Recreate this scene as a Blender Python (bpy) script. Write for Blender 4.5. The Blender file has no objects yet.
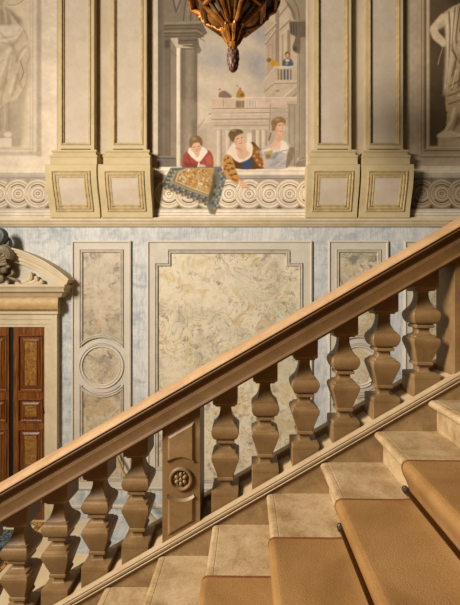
import bpy, math, random
import numpy as np
random.seed(7)
RNG = np.random.default_rng(11)
PI = math.pi
COL = bpy.context.scene.collection

# ------------------------------------------------------------------ frame of reference
F = 347.0            # focal length in pixels of the 460x605 frame
VX, VY = 247.0, 296.0
H = 3.342            # eye height above the hall floor
YW = 5.2             # painted wall
def wx(px, Y): return (px - VX) / F * Y
def wz(py, Y): return H + (VY - py) / F * Y
SL = 0.578           # pitch of the stair
def zn(X): return 2.193 + SL * X     # line of the nosings
X0, DX, DZ = 0.696, 0.2951, 0.2951 * SL
Z0 = zn(X0) + .007

# ------------------------------------------------------------------ materials
def lin(c):
    return tuple(((v / 12.92) if v <= 0.04045 else ((v + 0.055) / 1.055) ** 2.4) for v in [x / 255.0 for x in c])
def rgba(c): return (*lin(c), 1.0)
class NT:
    def __init__(s, name, rough=0.6, metal=0.0, spec=0.3):
        s.m = bpy.data.materials.new(name); s.m.use_nodes = True
        s.t = s.m.node_tree; s.b = s.t.nodes['Principled BSDF']
        s.b.inputs['Roughness'].default_value = rough
        s.b.inputs['Metallic'].default_value = metal
        s.b.inputs['Specular IOR Level'].default_value = spec
    def n(s, typ, **kw):
        nd = s.t.nodes.new(typ)
        for k, v in kw.items():
            if k.startswith('i_'):
                nd.inputs[k[2:].replace('_', ' ')].default_value = v
            else: setattr(nd, k, v)
        return nd
    def l(s, a, b): s.t.links.new(a, b)
    def coord(s, scale=(1, 1, 1), rnd=False):
        tc = s.n('ShaderNodeTexCoord'); mp = s.n('ShaderNodeMapping')
        mp.inputs['Scale'].default_value = scale
        s.l(tc.outputs['Object'], mp.inputs['Vector'])
        if rnd:
            oi = s.n('ShaderNodeObjectInfo'); mu = s.n('ShaderNodeMath', operation='MULTIPLY')
            mu.inputs[1].default_value = 37.0
            s.l(oi.outputs['Random'], mu.inputs[0])
            s.l(mu.outputs[0], mp.inputs['Location'])
        return mp.outputs['Vector']
    def noise(s, vec, scale, detail=4, rough=0.6, dist=0.0):
        nd = s.n('ShaderNodeTexNoise'); nd.inputs['Scale'].default_value = scale
        nd.inputs['Detail'].default_value = detail; nd.inputs['Roughness'].default_value = rough
        nd.inputs['Distortion'].default_value = dist
        s.l(vec, nd.inputs['Vector']); return nd.outputs['Fac']
    def ramp(s, fac, stops):
        r = s.n('ShaderNodeValToRGB'); e = r.color_ramp.elements
        while len(e) < len(stops): e.new(0.5)
        for el, (p, c) in zip(e, stops):
            el.position = p; el.color = c if len(c) == 4 else rgba(c)
        s.l(fac, r.inputs['Fac']); return r.outputs['Color']
    def mix(s, a, b, fac, mode='MIX'):
        m = s.n('ShaderNodeMix', data_type='RGBA', blend_type=mode)
        for sock, v in ((m.inputs['A'], a), (m.inputs['B'], b), (m.inputs['Factor'], fac)):
            pass
        A, B, Fc = m.inputs[6], m.inputs[7], m.inputs[0]
        for sock, v in ((A, a), (B, b), (Fc, fac)):
            if isinstance(v, (int, float)): sock.default_value = v
            elif isinstance(v, tuple): sock.default_value = v if len(v) == 4 else rgba(v)
            else: s.l(v, sock)
        return m.outputs[2]
    def col(s, c):
        if isinstance(c, tuple): s.b.inputs['Base Color'].default_value = rgba(c)
        else: s.l(c, s.b.inputs['Base Color'])
        return s
    def bump(s, fac, strength=0.2, dist=0.01):
        b = s.n('ShaderNodeBump'); b.inputs['Strength'].default_value = strength
        b.inputs['Distance'].default_value = dist
        s.l(fac, b.inputs['Height']); s.l(b.outputs['Normal'], s.b.inputs['Normal']); return s

def W(v): return (v, v, v, 1.0)

def stone(name, c1, c2, c3, scale=6.0, rough=0.55, rnd=False, speck=0.35, spec=0.25):
    k = NT(name, rough, spec=spec); v = k.coord(rnd=rnd)
    big = k.noise(v, scale, 6, 0.65, 0.4); fine = k.noise(v, scale * 14, 3, 0.7)
    base = k.ramp(big, [(0.30, c1), (0.52, c2), (0.74, c3)])
    sp = k.ramp(fine, [(0.33, W(0.55)), (0.52, W(1.0))])
    k.col(k.mix(base, sp, speck, 'MULTIPLY')); k.bump(fine, 0.10, 0.004); return k.m

def plain(name, c, rough=0.6, metal=0.0, var=0.12, scale=9.0, spec=0.25):
    k = NT(name, rough, metal, spec); v = k.coord()
    n = k.noise(v, scale, 5, 0.6)
    d = tuple(int(x * (1 - var)) for x in c); u = tuple(min(255, int(x * (1 + var * 0.6))) for x in c)
    k.col(k.ramp(n, [(0.3, d), (0.7, u)])); return k.m

M = {}
M['stone'] = stone('balustrade_stone', (104, 78, 46), (122, 94, 58), (136, 107, 70), 5.0, 0.45, True, 0.35, 0.3)
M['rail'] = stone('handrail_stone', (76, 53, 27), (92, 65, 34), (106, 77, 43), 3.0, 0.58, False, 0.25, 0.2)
M['cap'] = stone('rail_cap_toplit_stone', (140, 107, 72), (160, 127, 90), (174, 142, 106), 3.0, 0.6, False, 0.3, 0.2)  # handrail stone made paler: the light on its top is put into the colour
M['tread'] = stone('tread_marble', (134, 106, 68), (168, 141, 103), (184, 159, 124), 7.0, 0.5, False, 0.6)
M['string'] = stone('string_stone', (106, 82, 52), (136, 108, 70), (158, 130, 90), 7.0, 0.7, False, 0.45)
M['base'] = stone('base_rail_stone', (148, 124, 92), (166, 142, 108), (178, 155, 121), 4.0, 0.5, False, 0.25)
M['floor'] = stone('floor_stone', (204, 180, 140), (214, 192, 152), (220, 202, 166), 2.0, 0.5, False, 0.15)
M['cream'] = stone('pilaster_cream', (178, 157, 114), (190, 169, 127), (196, 177, 138), 3.0, 0.7, False, 0.10, 0.1)
M['ochre'] = plain('ochre_moulding', (178, 153, 108), 0.6, 0, 0.12, 14)
M['pink'] = stone('pilaster_panel', (184, 165, 139), (192, 174, 150), (198, 182, 160), 5.0, 0.8, False, 0.14, 0.1)
M['frame'] = stone('panel_frame', (184, 173, 154), (193, 182, 163), (200, 190, 172), 3.0, 0.65, False, 0.08, 0.15)
M['framedk'] = plain('panel_bead', (176, 164, 144), 0.6, 0, 0.1, 10)
M['doorstone'] = stone('door_stone', (184, 164, 130), (196, 177, 144), (204, 187, 156), 4.0, 0.65, False, 0.12, 0.15)
M['frieze'] = stone('frieze_stone', (166, 134, 84), (184, 152, 100), (196, 168, 118), 9.0, 0.5, False, 0.3)
M['tymp'] = plain('tympanum_stone', (196, 184, 162), 0.7, 0, 0.1, 6)
M['dark_bronze'] = plain('dark_bronze', (64, 50, 30), 0.4, 0.7, 0.3, 20, 0.5)
M['sculpt'] = stone('weathered_stone', (84, 70, 50), (128, 112, 84), (168, 150, 116), 12.0, 0.6, False, 0.3)
M['bronze_blue'] = plain('dull_bronze', (78, 80, 76), 0.5, 0.2, 0.3, 20, 0.4)

def wallmat():
    k = NT('blue_grey_plaster', 0.8, spec=0.1)
    v = k.coord((1, 1, 1)); vs = k.coord((9.0, 1, 1.2)); vh = k.coord((1.2, 1, 7.0))
    a = k.noise(v, 1.5, 6, 0.62, 0.3); b = k.noise(vs, 5.0, 3, 0.6); c = k.noise(vh, 2.0, 5, 0.65, 0.5)
    base = k.ramp(a, [(0.30, (158, 163, 164)), (0.5, (190, 190, 185)), (0.70, (210, 204, 192))])
    st = k.ramp(c, [(0.30, (128, 138, 143)), (0.46, (192, 191, 186)), (0.72, (210, 204, 192))])
    blot = k.ramp(k.noise(v, 4.5, 7, 0.7, 0.6), [(0.38, (126, 138, 142)), (0.54, (208, 203, 194))])
    x = k.mix(k.mix(base, st, 0.45), blot, 0.40)
    s2 = k.ramp(b, [(0.36, W(0.74)), (0.58, W(1.0))])
    k.col(k.mix(x, s2, 0.7, 'MULTIPLY')); return k.m
M['wall'] = wallmat()
M['upper'] = stone('upper_plaster', (176, 158, 130), (186, 168, 140), (193, 177, 149), 2.0, 0.85, False, 0.1, 0.05)

def marble(name, seed, warm=0.0):
    k = NT(name, 0.45, spec=0.25); tc = k.n('ShaderNodeTexCoord'); mp = k.n('ShaderNodeMapping')
    mp.inputs['Location'].default_value = (seed, seed * 1.7, seed * 0.6)
    k.l(tc.outputs['Object'], mp.inputs['Vector']); v = mp.outputs['Vector']
    n1 = k.noise(v, 2.3, 9, 0.68, 1.0); n2 = k.noise(v, 3.0, 8, 0.58, 1.4); n3 = k.noise(v, 1.5, 5, 0.6, 0.4); n4 = k.noise(v, 8, 7, 0.72, 0.8)
    base = k.ramp(n1, [(0.30, (176, 160, 138)), (0.42, (212, 194, 160)), (0.52, (222, 206, 174)), (0.60, (206, 180, 134)), (0.72, (226, 212, 184))])
    mu = k.n('ShaderNodeMath', operation='MULTIPLY'); mu.inputs[1].default_value = 13.0; k.l(n2, mu.inputs[0])
    pp = k.n('ShaderNodeMath', operation='PINGPONG'); pp.inputs[1].default_value = 1.0; k.l(mu.outputs[0], pp.inputs[0])
    vein = k.ramp(pp.outputs[0], [(0.0, W(1)), (0.22, W(0))])
    area = k.ramp(n3, [(0.36, W(0.15)), (0.60, W(0.9))])
    vf = k.mix(vein, area, 1.0, 'MULTIPLY')
    c = k.mix(base, (130, 108, 82), vf)
    blot = k.ramp(n4, [(0.46, W(0)), (0.60, W(.9))])
    area2 = k.ramp(k.noise(v, 2.0, 5, 0.6, 1.2), [(0.53, W(0)), (0.61, W(1))])
    c = k.mix(c, (124, 108, 104), k.mix(blot, area2, 1.0, 'MULTIPLY'))
    och = k.ramp(k.noise(v, 6.0, 7, 0.7, 1.0), [(0.52, W(0)), (0.66, W(0.38))])
    c = k.mix(c, (186, 152, 104), och)
    green = k.ramp(k.noise(v, 1.3, 3, 0.5, 0.3), [(0.50, W(0)), (0.66, W(0.45))])
    c = k.mix(c, (160, 158, 128), green)
    c = k.mix(c, (242, 244, 248), 1.0, 'MULTIPLY')
    if warm: c = k.mix(c, (176, 156, 140), warm, 'MULTIPLY')
    k.col(c); return k.m
M['marble'] = [marble('breccia_marble_%s' % n, s, w) for n, s, w in (('warm', 3.3, 0.40), ('gold', 8.1, 0.0), ('grey', 14.2, 0.1), ('ochre', 21.5, 0.2), ('roundel', 31.0, 0.3), ('roundel_pale', 44.0, 0.1))]

def wood(name, c1, c2, c3, sc=(30, 30, 1.5), burl=False):
    k = NT(name, 0.30, spec=0.5); v = k.coord((1, 1, 1) if burl else sc, False)
    n = k.noise(v, 16.0 if burl else 2.0, 6, 0.65, 1.6 if burl else 0.5)
    k.col(k.ramp(n, [(0.3, c1), (0.5, c2), (0.72, c3)])); k.bump(n, 0.1, 0.003); return k.m
M['wood'] = wood('walnut_door', (58, 28, 8), (112, 62, 20), (154, 98, 44))
M['burl'] = wood('burl_walnut', (74, 42, 14), (136, 92, 38), (176, 130, 62), burl=True)
M['woodlt'] = plain('worn_wood_edge', (170, 120, 78), 0.4, 0, 0.15, 20)
M['black'] = plain('gap_shade_paint', (22, 14, 8), 0.8)

def carpetmat():
    k = NT('tan_carpet', 0.95, spec=0.05); v = k.coord()
    a = k.noise(v, 2.2, 4, 0.6, 0.4); f = k.noise(v, 170, 2, 0.7)
    base = k.ramp(a, [(0.3, (118, 84, 46)), (0.5, (141, 104, 61)), (0.7, (155, 118, 73))])
    sp = k.ramp(f, [(0.3, W(0.70)), (0.6, W(1.0))])
    k.col(k.mix(base, sp, 0.55, 'MULTIPLY')); k.bump(f, 0.4, 0.006); return k.m
M['carpet'] = carpetmat()
M['binding'] = plain('rust_binding', (112, 66, 32), 0.9, 0, 0.15, 40)
M['rod'] = plain('bronze_rod', (96, 62, 26), 0.28, 0.9, 0.2, 10, 0.5)
M['finial'] = plain('dark_finial', (66, 62, 50), 0.45, 0.6, 0.25, 40, 0.5)

def giltmat():
    k = NT('worn_gilding', 0.46, 0.6, 0.4); v = k.coord()
    n = k.noise(v, 9, 6, 0.65, 0.4); f = k.noise(v, 45, 3, 0.6)
    base = k.ramp(n, [(0.30, (64, 38, 12)), (0.50, (150, 94, 30)), (0.70, (206, 144, 64))])
    k.col(k.mix(base, k.ramp(f, [(0.34, W(0.45)), (0.55, W(1))]), 0.7, 'MULTIPLY')); k.bump(f, 0.25, 0.006); return k.m
M['gilt'] = giltmat()
M['giltdark'] = plain('dark_gilding', (70, 40, 16), 0.45, 0.5, 0.35, 30, 0.4)
M['leadglass'] = plain('smoky_glass', (96, 104, 96), 0.2, 0.0, 0.3, 30, 0.6)
M['cone'] = plain('finial_wood', (84, 48, 20), 0.5, 0.0, 0.3, 40, 0.5)
M['rope'] = plain('tan_rope', (176, 148, 104), 0.8, 0, 0.2, 60)

def paintmat():
    k = NT('fresco_paint', 0.9, spec=0.03)
    at = k.n('ShaderNodeAttribute', attribute_name='paint'); v = k.coord()
    n = k.noise(v, 7, 6, 0.65, 0.3)
    k.col(k.mix(at.outputs['Color'], k.ramp(n, [(0.3, W(0.90)), (0.6, W(1.0))]), 1.0, 'MULTIPLY')); return k.m
M['paint'] = paintmat()

# ------------------------------------------------------------------ mesh helpers
def wloc(o):
    x, y, z = 0.0, 0.0, 0.0
    while o is not None:
        x += o.location.x; y += o.location.y; z += o.location.z; o = o.parent
    return x, y, z

class MB:
    def __init__(s): s.v = []; s.f = []
    def add(s, vs, fs):
        b = len(s.v); s.v.extend([tuple(p) for p in vs]); s.f.extend([tuple(i + b for i in f) for f in fs]); return s
    def box(s, x0, x1, y0, y1, z0, z1, shear=0.0):
        vs = [(x, y, z + shear * x) for x in (x0, x1) for y in (y0, y1) for z in (z0, z1)]
        s.add(vs, [(0, 1, 3, 2), (4, 6, 7, 5), (0, 4, 5, 1), (2, 3, 7, 6), (0, 2, 6, 4), (1, 5, 7, 3)]); return s
    def prism_x(s, prof, x0, x1, shear=0.0):      # profile of (y, z) swept along X
        n = len(prof)
        vs = [(x, y, z + shear * x) for x in (x0, x1) for (y, z) in prof]
        fs = [(i, (i + 1) % n, n + (i + 1) % n, n + i) for i in range(n)] + [tuple(range(n))[::-1], tuple(range(n, 2 * n))]
        s.add(vs, fs); return s
    def prism_y(s, prof, y0, y1):                 # profile of (x, z) swept along Y
        n = len(prof)
        vs = [(x, y, z) for y in (y0, y1) for (x, z) in prof]
        fs = [(i, n + i, n + (i + 1) % n, (i + 1) % n) for i in range(n)] + [tuple(range(n)), tuple(range(n, 2 * n))[::-1]]
        s.add(vs, fs); return s
    def squaire(s, cx, cy, prof, ch=0.003):       # square turned shape: (half width, z)
        rings = []
        for hw, z in prof:
            c = min(ch, hw * 0.3)
            for (x, y) in ((hw, hw - c), (hw - c, hw), (-hw + c, hw), (-hw, hw - c), (-hw, -hw + c), (-hw + c, -hw), (hw - c, -hw), (hw, -hw + c)):
                rings.append((cx + x, cy + y, z))
        n = 8; fs = []
        for r in range(len(prof) - 1):
            for i in range(n): fs.append((r * n + i, r * n + (i + 1) % n, (r + 1) * n + (i + 1) % n, (r + 1) * n + i))
        fs.append(tuple(range(n))[::-1]); fs.append(tuple(range((len(prof) - 1) * n, len(prof) * n)))
        s.add(rings, fs); return s
    def lathe(s, cx, cy, prof, n=16, ph=0.0, mod=None):
        vs = []; fs = []
        for j, (r, z) in enumerate(prof):
            for i in range(n):
                a = ph + 2 * PI * i / n; rr = r * (mod(i, j) if mod else 1.0)
                vs.append((cx + rr * math.cos(a), cy + rr * math.sin(a), z))
        for j in range(len(prof) - 1):
            for i in range(n): fs.append((j * n + i, j * n + (i + 1) % n, (j + 1) * n + (i + 1) % n, (j + 1) * n + i))
        fs.append(tuple(range(n))[::-1]); fs.append(tuple(range((len(prof) - 1) * n, len(prof) * n)))
        s.add(vs, fs); return s
    def tube(s, pts, r, n=8, cap=True):
        pts = [np.array(p, float) for p in pts]; k = len(pts)
        rs = r if isinstance(r, (list, tuple)) else [r] * k
        up = np.array((0.0, 0.0, 1.0)); vs = []; fs = []
        prev = None
        for i in range(k):
            t = pts[min(i + 1, k - 1)] - pts[max(i - 1, 0)]; t = t / (np.linalg.norm(t) + 1e-12)
            if prev is None:
                ref = up if abs(t[2]) < 0.9 else np.array((1.0, 0.0, 0.0)); a = np.cross(t, ref)
            else: a = prev - t * np.dot(prev, t)
            a = a / (np.linalg.norm(a) + 1e-12); prev = a; b = np.cross(t, a)
            for j in range(n):
                q = 2 * PI * j / n; vs.append(tuple(pts[i] + rs[i] * (a * math.cos(q) + b * math.sin(q))))
        for i in range(k - 1):
            for j in range(n): fs.append((i * n + j, i * n + (j + 1) % n, (i + 1) * n + (j + 1) % n, (i + 1) * n + j))
        if cap: fs.append(tuple(range(n))[::-1]); fs.append(tuple(range((k - 1) * n, k * n)))
        s.add(vs, fs); return s
    def ball(s, c, r, n=12, m=8):
        rx, ry, rz = r if isinstance(r, tuple) else (r, r, r)
        vs = []; fs = []
        for j in range(m + 1):
            t = -PI / 2 + PI * j / m; t = max(-PI / 2 + 0.02, min(PI / 2 - 0.02, t))
            for i in range(n):
                a = 2 * PI * i / n
                vs.append((c[0] + rx * math.cos(t) * math.cos(a), c[1] + ry * math.cos(t) * math.sin(a), c[2] + rz * math.sin(t)))
        for j in range(m):
            for i in range(n): fs.append((j * n + i, j * n + (i + 1) % n, (j + 1) * n + (i + 1) % n, (j + 1) * n + i))
        fs.append(tuple(range(n))[::-1]); fs.append(tuple(range(m * n, (m + 1) * n)))
        s.add(vs, fs); return s
    def frame(s, path, prof, mp, cap=False):
        """ moulding: closed path of (x, z), profile of (inset, height); mp(x, z, h) -> point """
        n = len(path); off = [offset(path, d) for d, h in prof]; vs = []; fs = []
        for o, (d, h) in zip(off, prof):
            for (x, z) in o: vs.append(mp(x, z, h))
        for j in range(len(prof) - 1):
            for i in range(n): fs.append((j * n + i, j * n + (i + 1) % n, (j + 1) * n + (i + 1) % n, (j + 1) * n + i))
        if cap: fs.append(tuple(range((len(prof) - 1) * n, len(prof) * n)))
        s.add(vs, fs); return s
    def build(s, name, mat, parent=None, smooth=28):
        me = bpy.data.meshes.new(name)
        if parent is not None: ox, oy, oz = wloc(parent)
        else:
            a = np.array(s.v); ox, oy, oz = (a[:, 0].min() + a[:, 0].max()) / 2, (a[:, 1].min() + a[:, 1].max()) / 2, a[:, 2].min()
        me.from_pydata([(x - ox, y - oy, z - oz) for x, y, z in s.v], [], s.f)
        if mat is not None: me.materials.append(mat)
        import bmesh
        bm = bmesh.new(); bm.from_mesh(me); bmesh.ops.recalc_face_normals(bm, faces=bm.faces); bm.to_mesh(me); bm.free()
        if smooth:
            me.polygons.foreach_set('use_smooth', [True] * len(me.polygons)); me.set_sharp_from_angle(angle=math.radians(smooth))
        o = bpy.data.objects.new(name, me); COL.objects.link(o)
        if parent is not None: o.parent = parent
        else: o.location = (ox, oy, oz)
        return o

def offset(path, d):
    """ inset of a closed polygon by d, mitred """
    n = len(path)
    A = sum(path[i][0] * path[(i + 1) % n][1] - path[(i + 1) % n][0] * path[i][1] for i in range(n))
    sg = 1.0 if A > 0 else -1.0; out = []
    for i in range(n):
        p0, p1, p2 = path[i - 1], path[i], path[(i + 1) % n]
        e1 = (p1[0] - p0[0], p1[1] - p0[1]); e2 = (p2[0] - p1[0], p2[1] - p1[1])
        l1 = math.hypot(*e1) or 1e-9; l2 = math.hypot(*e2) or 1e-9
        n1 = (-e1[1] / l1 * sg, e1[0] / l1 * sg); n2 = (-e2[1] / l2 * sg, e2[0] / l2 * sg)
        bx, by = n1[0] + n2[0], n1[1] + n2[1]; q = 1 + n1[0] * n2[0] + n1[1] * n2[1]; q = max(q, 0.25)
        out.append((p1[0] + d * bx / q, p1[1] + d * by / q))
    return out
def rect(x0, x1, z0, z1): return [(x0, z0), (x1, z0), (x1, z1), (x0, z1)]
def circ(cx, cz, r, n=48): return [(cx + r * math.cos(2 * PI * i / n), cz + r * math.sin(2 * PI * i / n)) for i in range(n)]
def smooth_curve(pts, k=6):
    out = []; n = len(pts)
    for i in range(n - 1):
        p0, p1, p2, p3 = pts[max(i - 1, 0)], pts[i], pts[i + 1], pts[min(i + 2, n - 1)]
        for j in range(k):
            t = j / k
            out.append(tuple(0.5 * (2 * b + (c - a) * t + (2 * a - 5 * b + 4 * c - d) * t * t + (3 * b - a - 3 * c + d) * t ** 3) for a, b, c, d in zip(p0, p1, p2, p3)))
    out.append(tuple(pts[-1])); return out
def onwall(yb): return lambda x, z, h: (x, yb - h, z)

def thing(name, loc, label=None, cat=None, group=None, kind=None):
    o = bpy.data.objects.new(name, None); o.empty_display_size = 0.1; COL.objects.link(o); o.location = loc
    return tag(o, label, cat, group, kind)
def tag(o, label=None, cat=None, group=None, kind=None):
    for k, v in (('label', label), ('category', cat), ('group', group), ('kind', kind)):
        if v: o[k] = v
    return o
def struct(o): o['kind'] = 'structure'; return o

# ------------------------------------------------------------------ setting
ZS = wz(226.5, YW)       # underside of the string course
m = MB(); m.box(-7.5, 5.5, YW, YW + 0.3, 0, ZS + 0.03); struct(m.build('wall_back', M['wall']))
m = MB(); m.box(-7.5, 5.5, YW, YW + 0.3, ZS + 0.03, 9.2); struct(m.build('wall_back_upper', M['upper']))
m = MB(); m.box(-7.5, 5.5, -3.0, YW + 0.3, -0.2, 0); struct(m.build('floor', M['floor']))
def yz(px_y, Y=YW): return wz(px_y, Y)
# string course under the painted storey
z0, z1 = yz(226.8), yz(218.6)
t = z1 - z0
m = MB(); m.prism_x([(YW + .01, z0), (YW - .03, z0), (YW - .03, z0 + .012), (YW - .05, z0 + .03), (YW - .05, z0 + .042), (YW - .062, z0 + .046), (YW - .062, z0 + .066), (YW - .08, z0 + .074), (YW - .08, z1), (YW + .01, z1)], -7.5, 5.5)
struct(m.build('trim_1', M['doorstone']))
# plinth of the lower wall
m = MB(); m.prism_x([(YW + .01, 0), (YW - .05, 0), (YW - .05, .07), (YW - .03, .085), (YW + .01, .085)], -2.98, 5.5); struct(m.build('baseboard_back', M['wall']))
m = MB(); m.prism_x([(YW + .01, yz(507.6)), (YW - .022, yz(507.6)), (YW - .030, yz(506.4)), (YW - .030, yz(505)), (YW - .018, yz(504)), (YW + .01, yz(504))], -2.80, 5.5); struct(m.build('trim_2', M['frame']))

# ------------------------------------------------------------------ marble panels of the lower wall
PB = yz(488.5)          # foot of the panels
def outer_prof(): return [(0, 0), (0, .030), (.018, .036), (.024, .036), (.034, .022), (.036, .022)]
def wall_panel(px0, px1, label, mats, roundel=False, notch=False, marble_i=1):
    x0, x1 = wx(px0, YW), wx(px1, YW); zt = yz(241)
    root = thing('marble_wall_panel', ((x0 + x1) / 2, YW, PB), label, 'wall panel', 'marble panels of the lower wall')
    fi = .155 if not notch else .13
    R = rect(x0, x1, PB, zt)
    # flat stone border with its outer bead
    b = MB(); b.frame(R, [(0, -.01), (0, .030), (.016, .036), (.024, .034), (.030, .018), (.12, .018), (fi, .018), (fi, .0)], onwall(YW)); b.build('border', M['frame'], root)
    ix0, ix1, iz0, iz1 = x0 + .115, x1 - .115, PB + .125, zt - .125
    beadp = [(0, .010), (0, .030), (.010, .034), (.018, .022), (.026, .022), (.034, .030), (.044, .028), (.056, .006)]
    if notch:
        nx, nz = .19, .19
        ix0, ix1, iz1, iz0 = wx(155.2, YW), wx(302.3, YW), yz(250.3), PB + .10
        path = [(ix0 + nx, iz0), (ix1 - nx, iz0), (ix1 - nx, iz0 + nz), (ix1, iz0 + nz), (ix1, iz1 - nz), (ix1 - nx, iz1 - nz), (ix1 - nx, iz1), (ix0 + nx, iz1), (ix0 + nx, iz1 - nz), (ix0, iz1 - nz), (ix0, iz0 + nz), (ix0 + nx, iz0 + nz)]
        # stone corners behind the notches
        c = MB()
        for cx, cz in ((ix0 - .01, iz1 + .01), (ix1 + .01, iz1 + .01), (ix0 - .01, iz0 - .01), (ix1 + .01, iz0 - .01)):
            sx = 1 if cx < 0.2 else -1; sz = 1 if cz < 1.2 else -1
            xa, xb = sorted((cx - sx * .07, cx + sx * (nx + .02))); za, zb = sorted((cz - sz * .07, cz + sz * (nz + .02)))
            c.box(xa, xb, YW - .0165, YW + .005, za, zb)
        c.build('corner_block', M['frame'], root)
        m = MB(); m.frame(path, beadp, onwall(YW)); m.build('moulding', M['framedk'], root)
        s = MB(); s.frame(offset(path, .02), [(0, .002), (0, .008)], onwall(YW), cap=True); s.build('slab', M['marble'][marble_i], root)
        # upright joint between the two book-matched sheets
    elif roundel:
        cx = (x0 + x1) / 2; cz = yz(365.8); ro = .425
        dx = (ix1 - ix0) / 2
        dx = min(dx, .40)
        a0 = math.acos(dx / ro) if dx < ro else 0.0
        up = [(cx + dx, cz + ro * math.sin(a0))]
        N = 18
        arc = [(cx + ro * math.cos(a0 + (PI - 2 * a0) * i / N), cz + ro * math.sin(a0 + (PI - 2 * a0) * i / N)) for i in range(N + 1)]
        top = arc + [(ix0, iz1), (ix1, iz1)]
        bot = [(x, 2 * cz - z) for (x, z) in arc][::-1] + [(ix1, iz0), (ix0, iz0)]
        top = top[::-1]; bot = bot[::-1]
        # stone field between the panels
        fld = MB(); fld.box(x0 + .1, x1 - .1, YW - .004, YW + .005, PB + .1, zt - .1); fld.build('backing', M['frame'], root)
        for p, nm in ((top, 0), (bot, 1)):
            s = MB(); s.frame(offset(p, .02), [(0, .002), (0, .009)], onwall(YW), cap=True); s.build('slab', M['marble'][marble_i], root)
            m = MB(); m.frame(p, beadp, onwall(YW)); m.build('moulding', M['framedk'], root)
        fr = MB(); ring = circ(cx, cz, .335)
        fr.frame(circ(cx, cz, .40, 48), [(0, .0), (0, .018), (.06, .020)], onwall(YW)); fr.frame(ring, [(0, .010), (0, .034), (.012, .038), (.022, .024), (.034, .024), (.046, .032), (.062, .008)], onwall(YW))
        fr.build('roundel_frame', M['frame'], root)
        d = MB(); d.frame(circ(cx, cz, .29), [(0, .002), (0, .010)], onwall(YW), cap=True); d.build('roundel', M['marble'][4 if marble_i == 0 else 5], root)
        g = MB()
        for sx in (-1, 1):
            xa, xb = sorted((cx + sx * .30, cx + sx * (x1 - x0) / 2 - sx * .10))
            g.box(xa, xb, YW - .0165, YW + .004, cz - .12, cz + .12)
        g.build('side_block', M['frame'], root)
    else:
        path = rect(ix0, ix1, iz0, iz1)
        m = MB(); m.frame(path, beadp, onwall(YW)); m.build('moulding', M['framedk'], root)
        s = MB(); s.frame(offset(path, .02), [(0, .002), (0, .008)], onwall(YW), cap=True); s.build('slab', M['marble'][marble_i], root)
    return root
wall_panel(72.5, 131.5, 'narrow marble panel with round medallion right of the carved wooden door', M, roundel=True, marble_i=0)
wall_panel(147.5, 312, 'wide yellow marble panel with notched corners below the balcony fresco', M, notch=True, marble_i=1)
wall_panel(328, 388, 'narrow marble panel with round medallion half hidden behind the right balusters', M, roundel=True, marble_i=2)
wall_panel(403.7, 560, 'marble panel at the far right edge, mostly hidden by the handrail', M, marble_i=3)

m = MB(); m.box(-2.35, 5.5, 4.50, 5.15, 0.0, .012); struct(m.build('floor_shade_strip', M['wall']))  # grey strip laid on the pale floor, its colour standing in for shade
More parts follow.
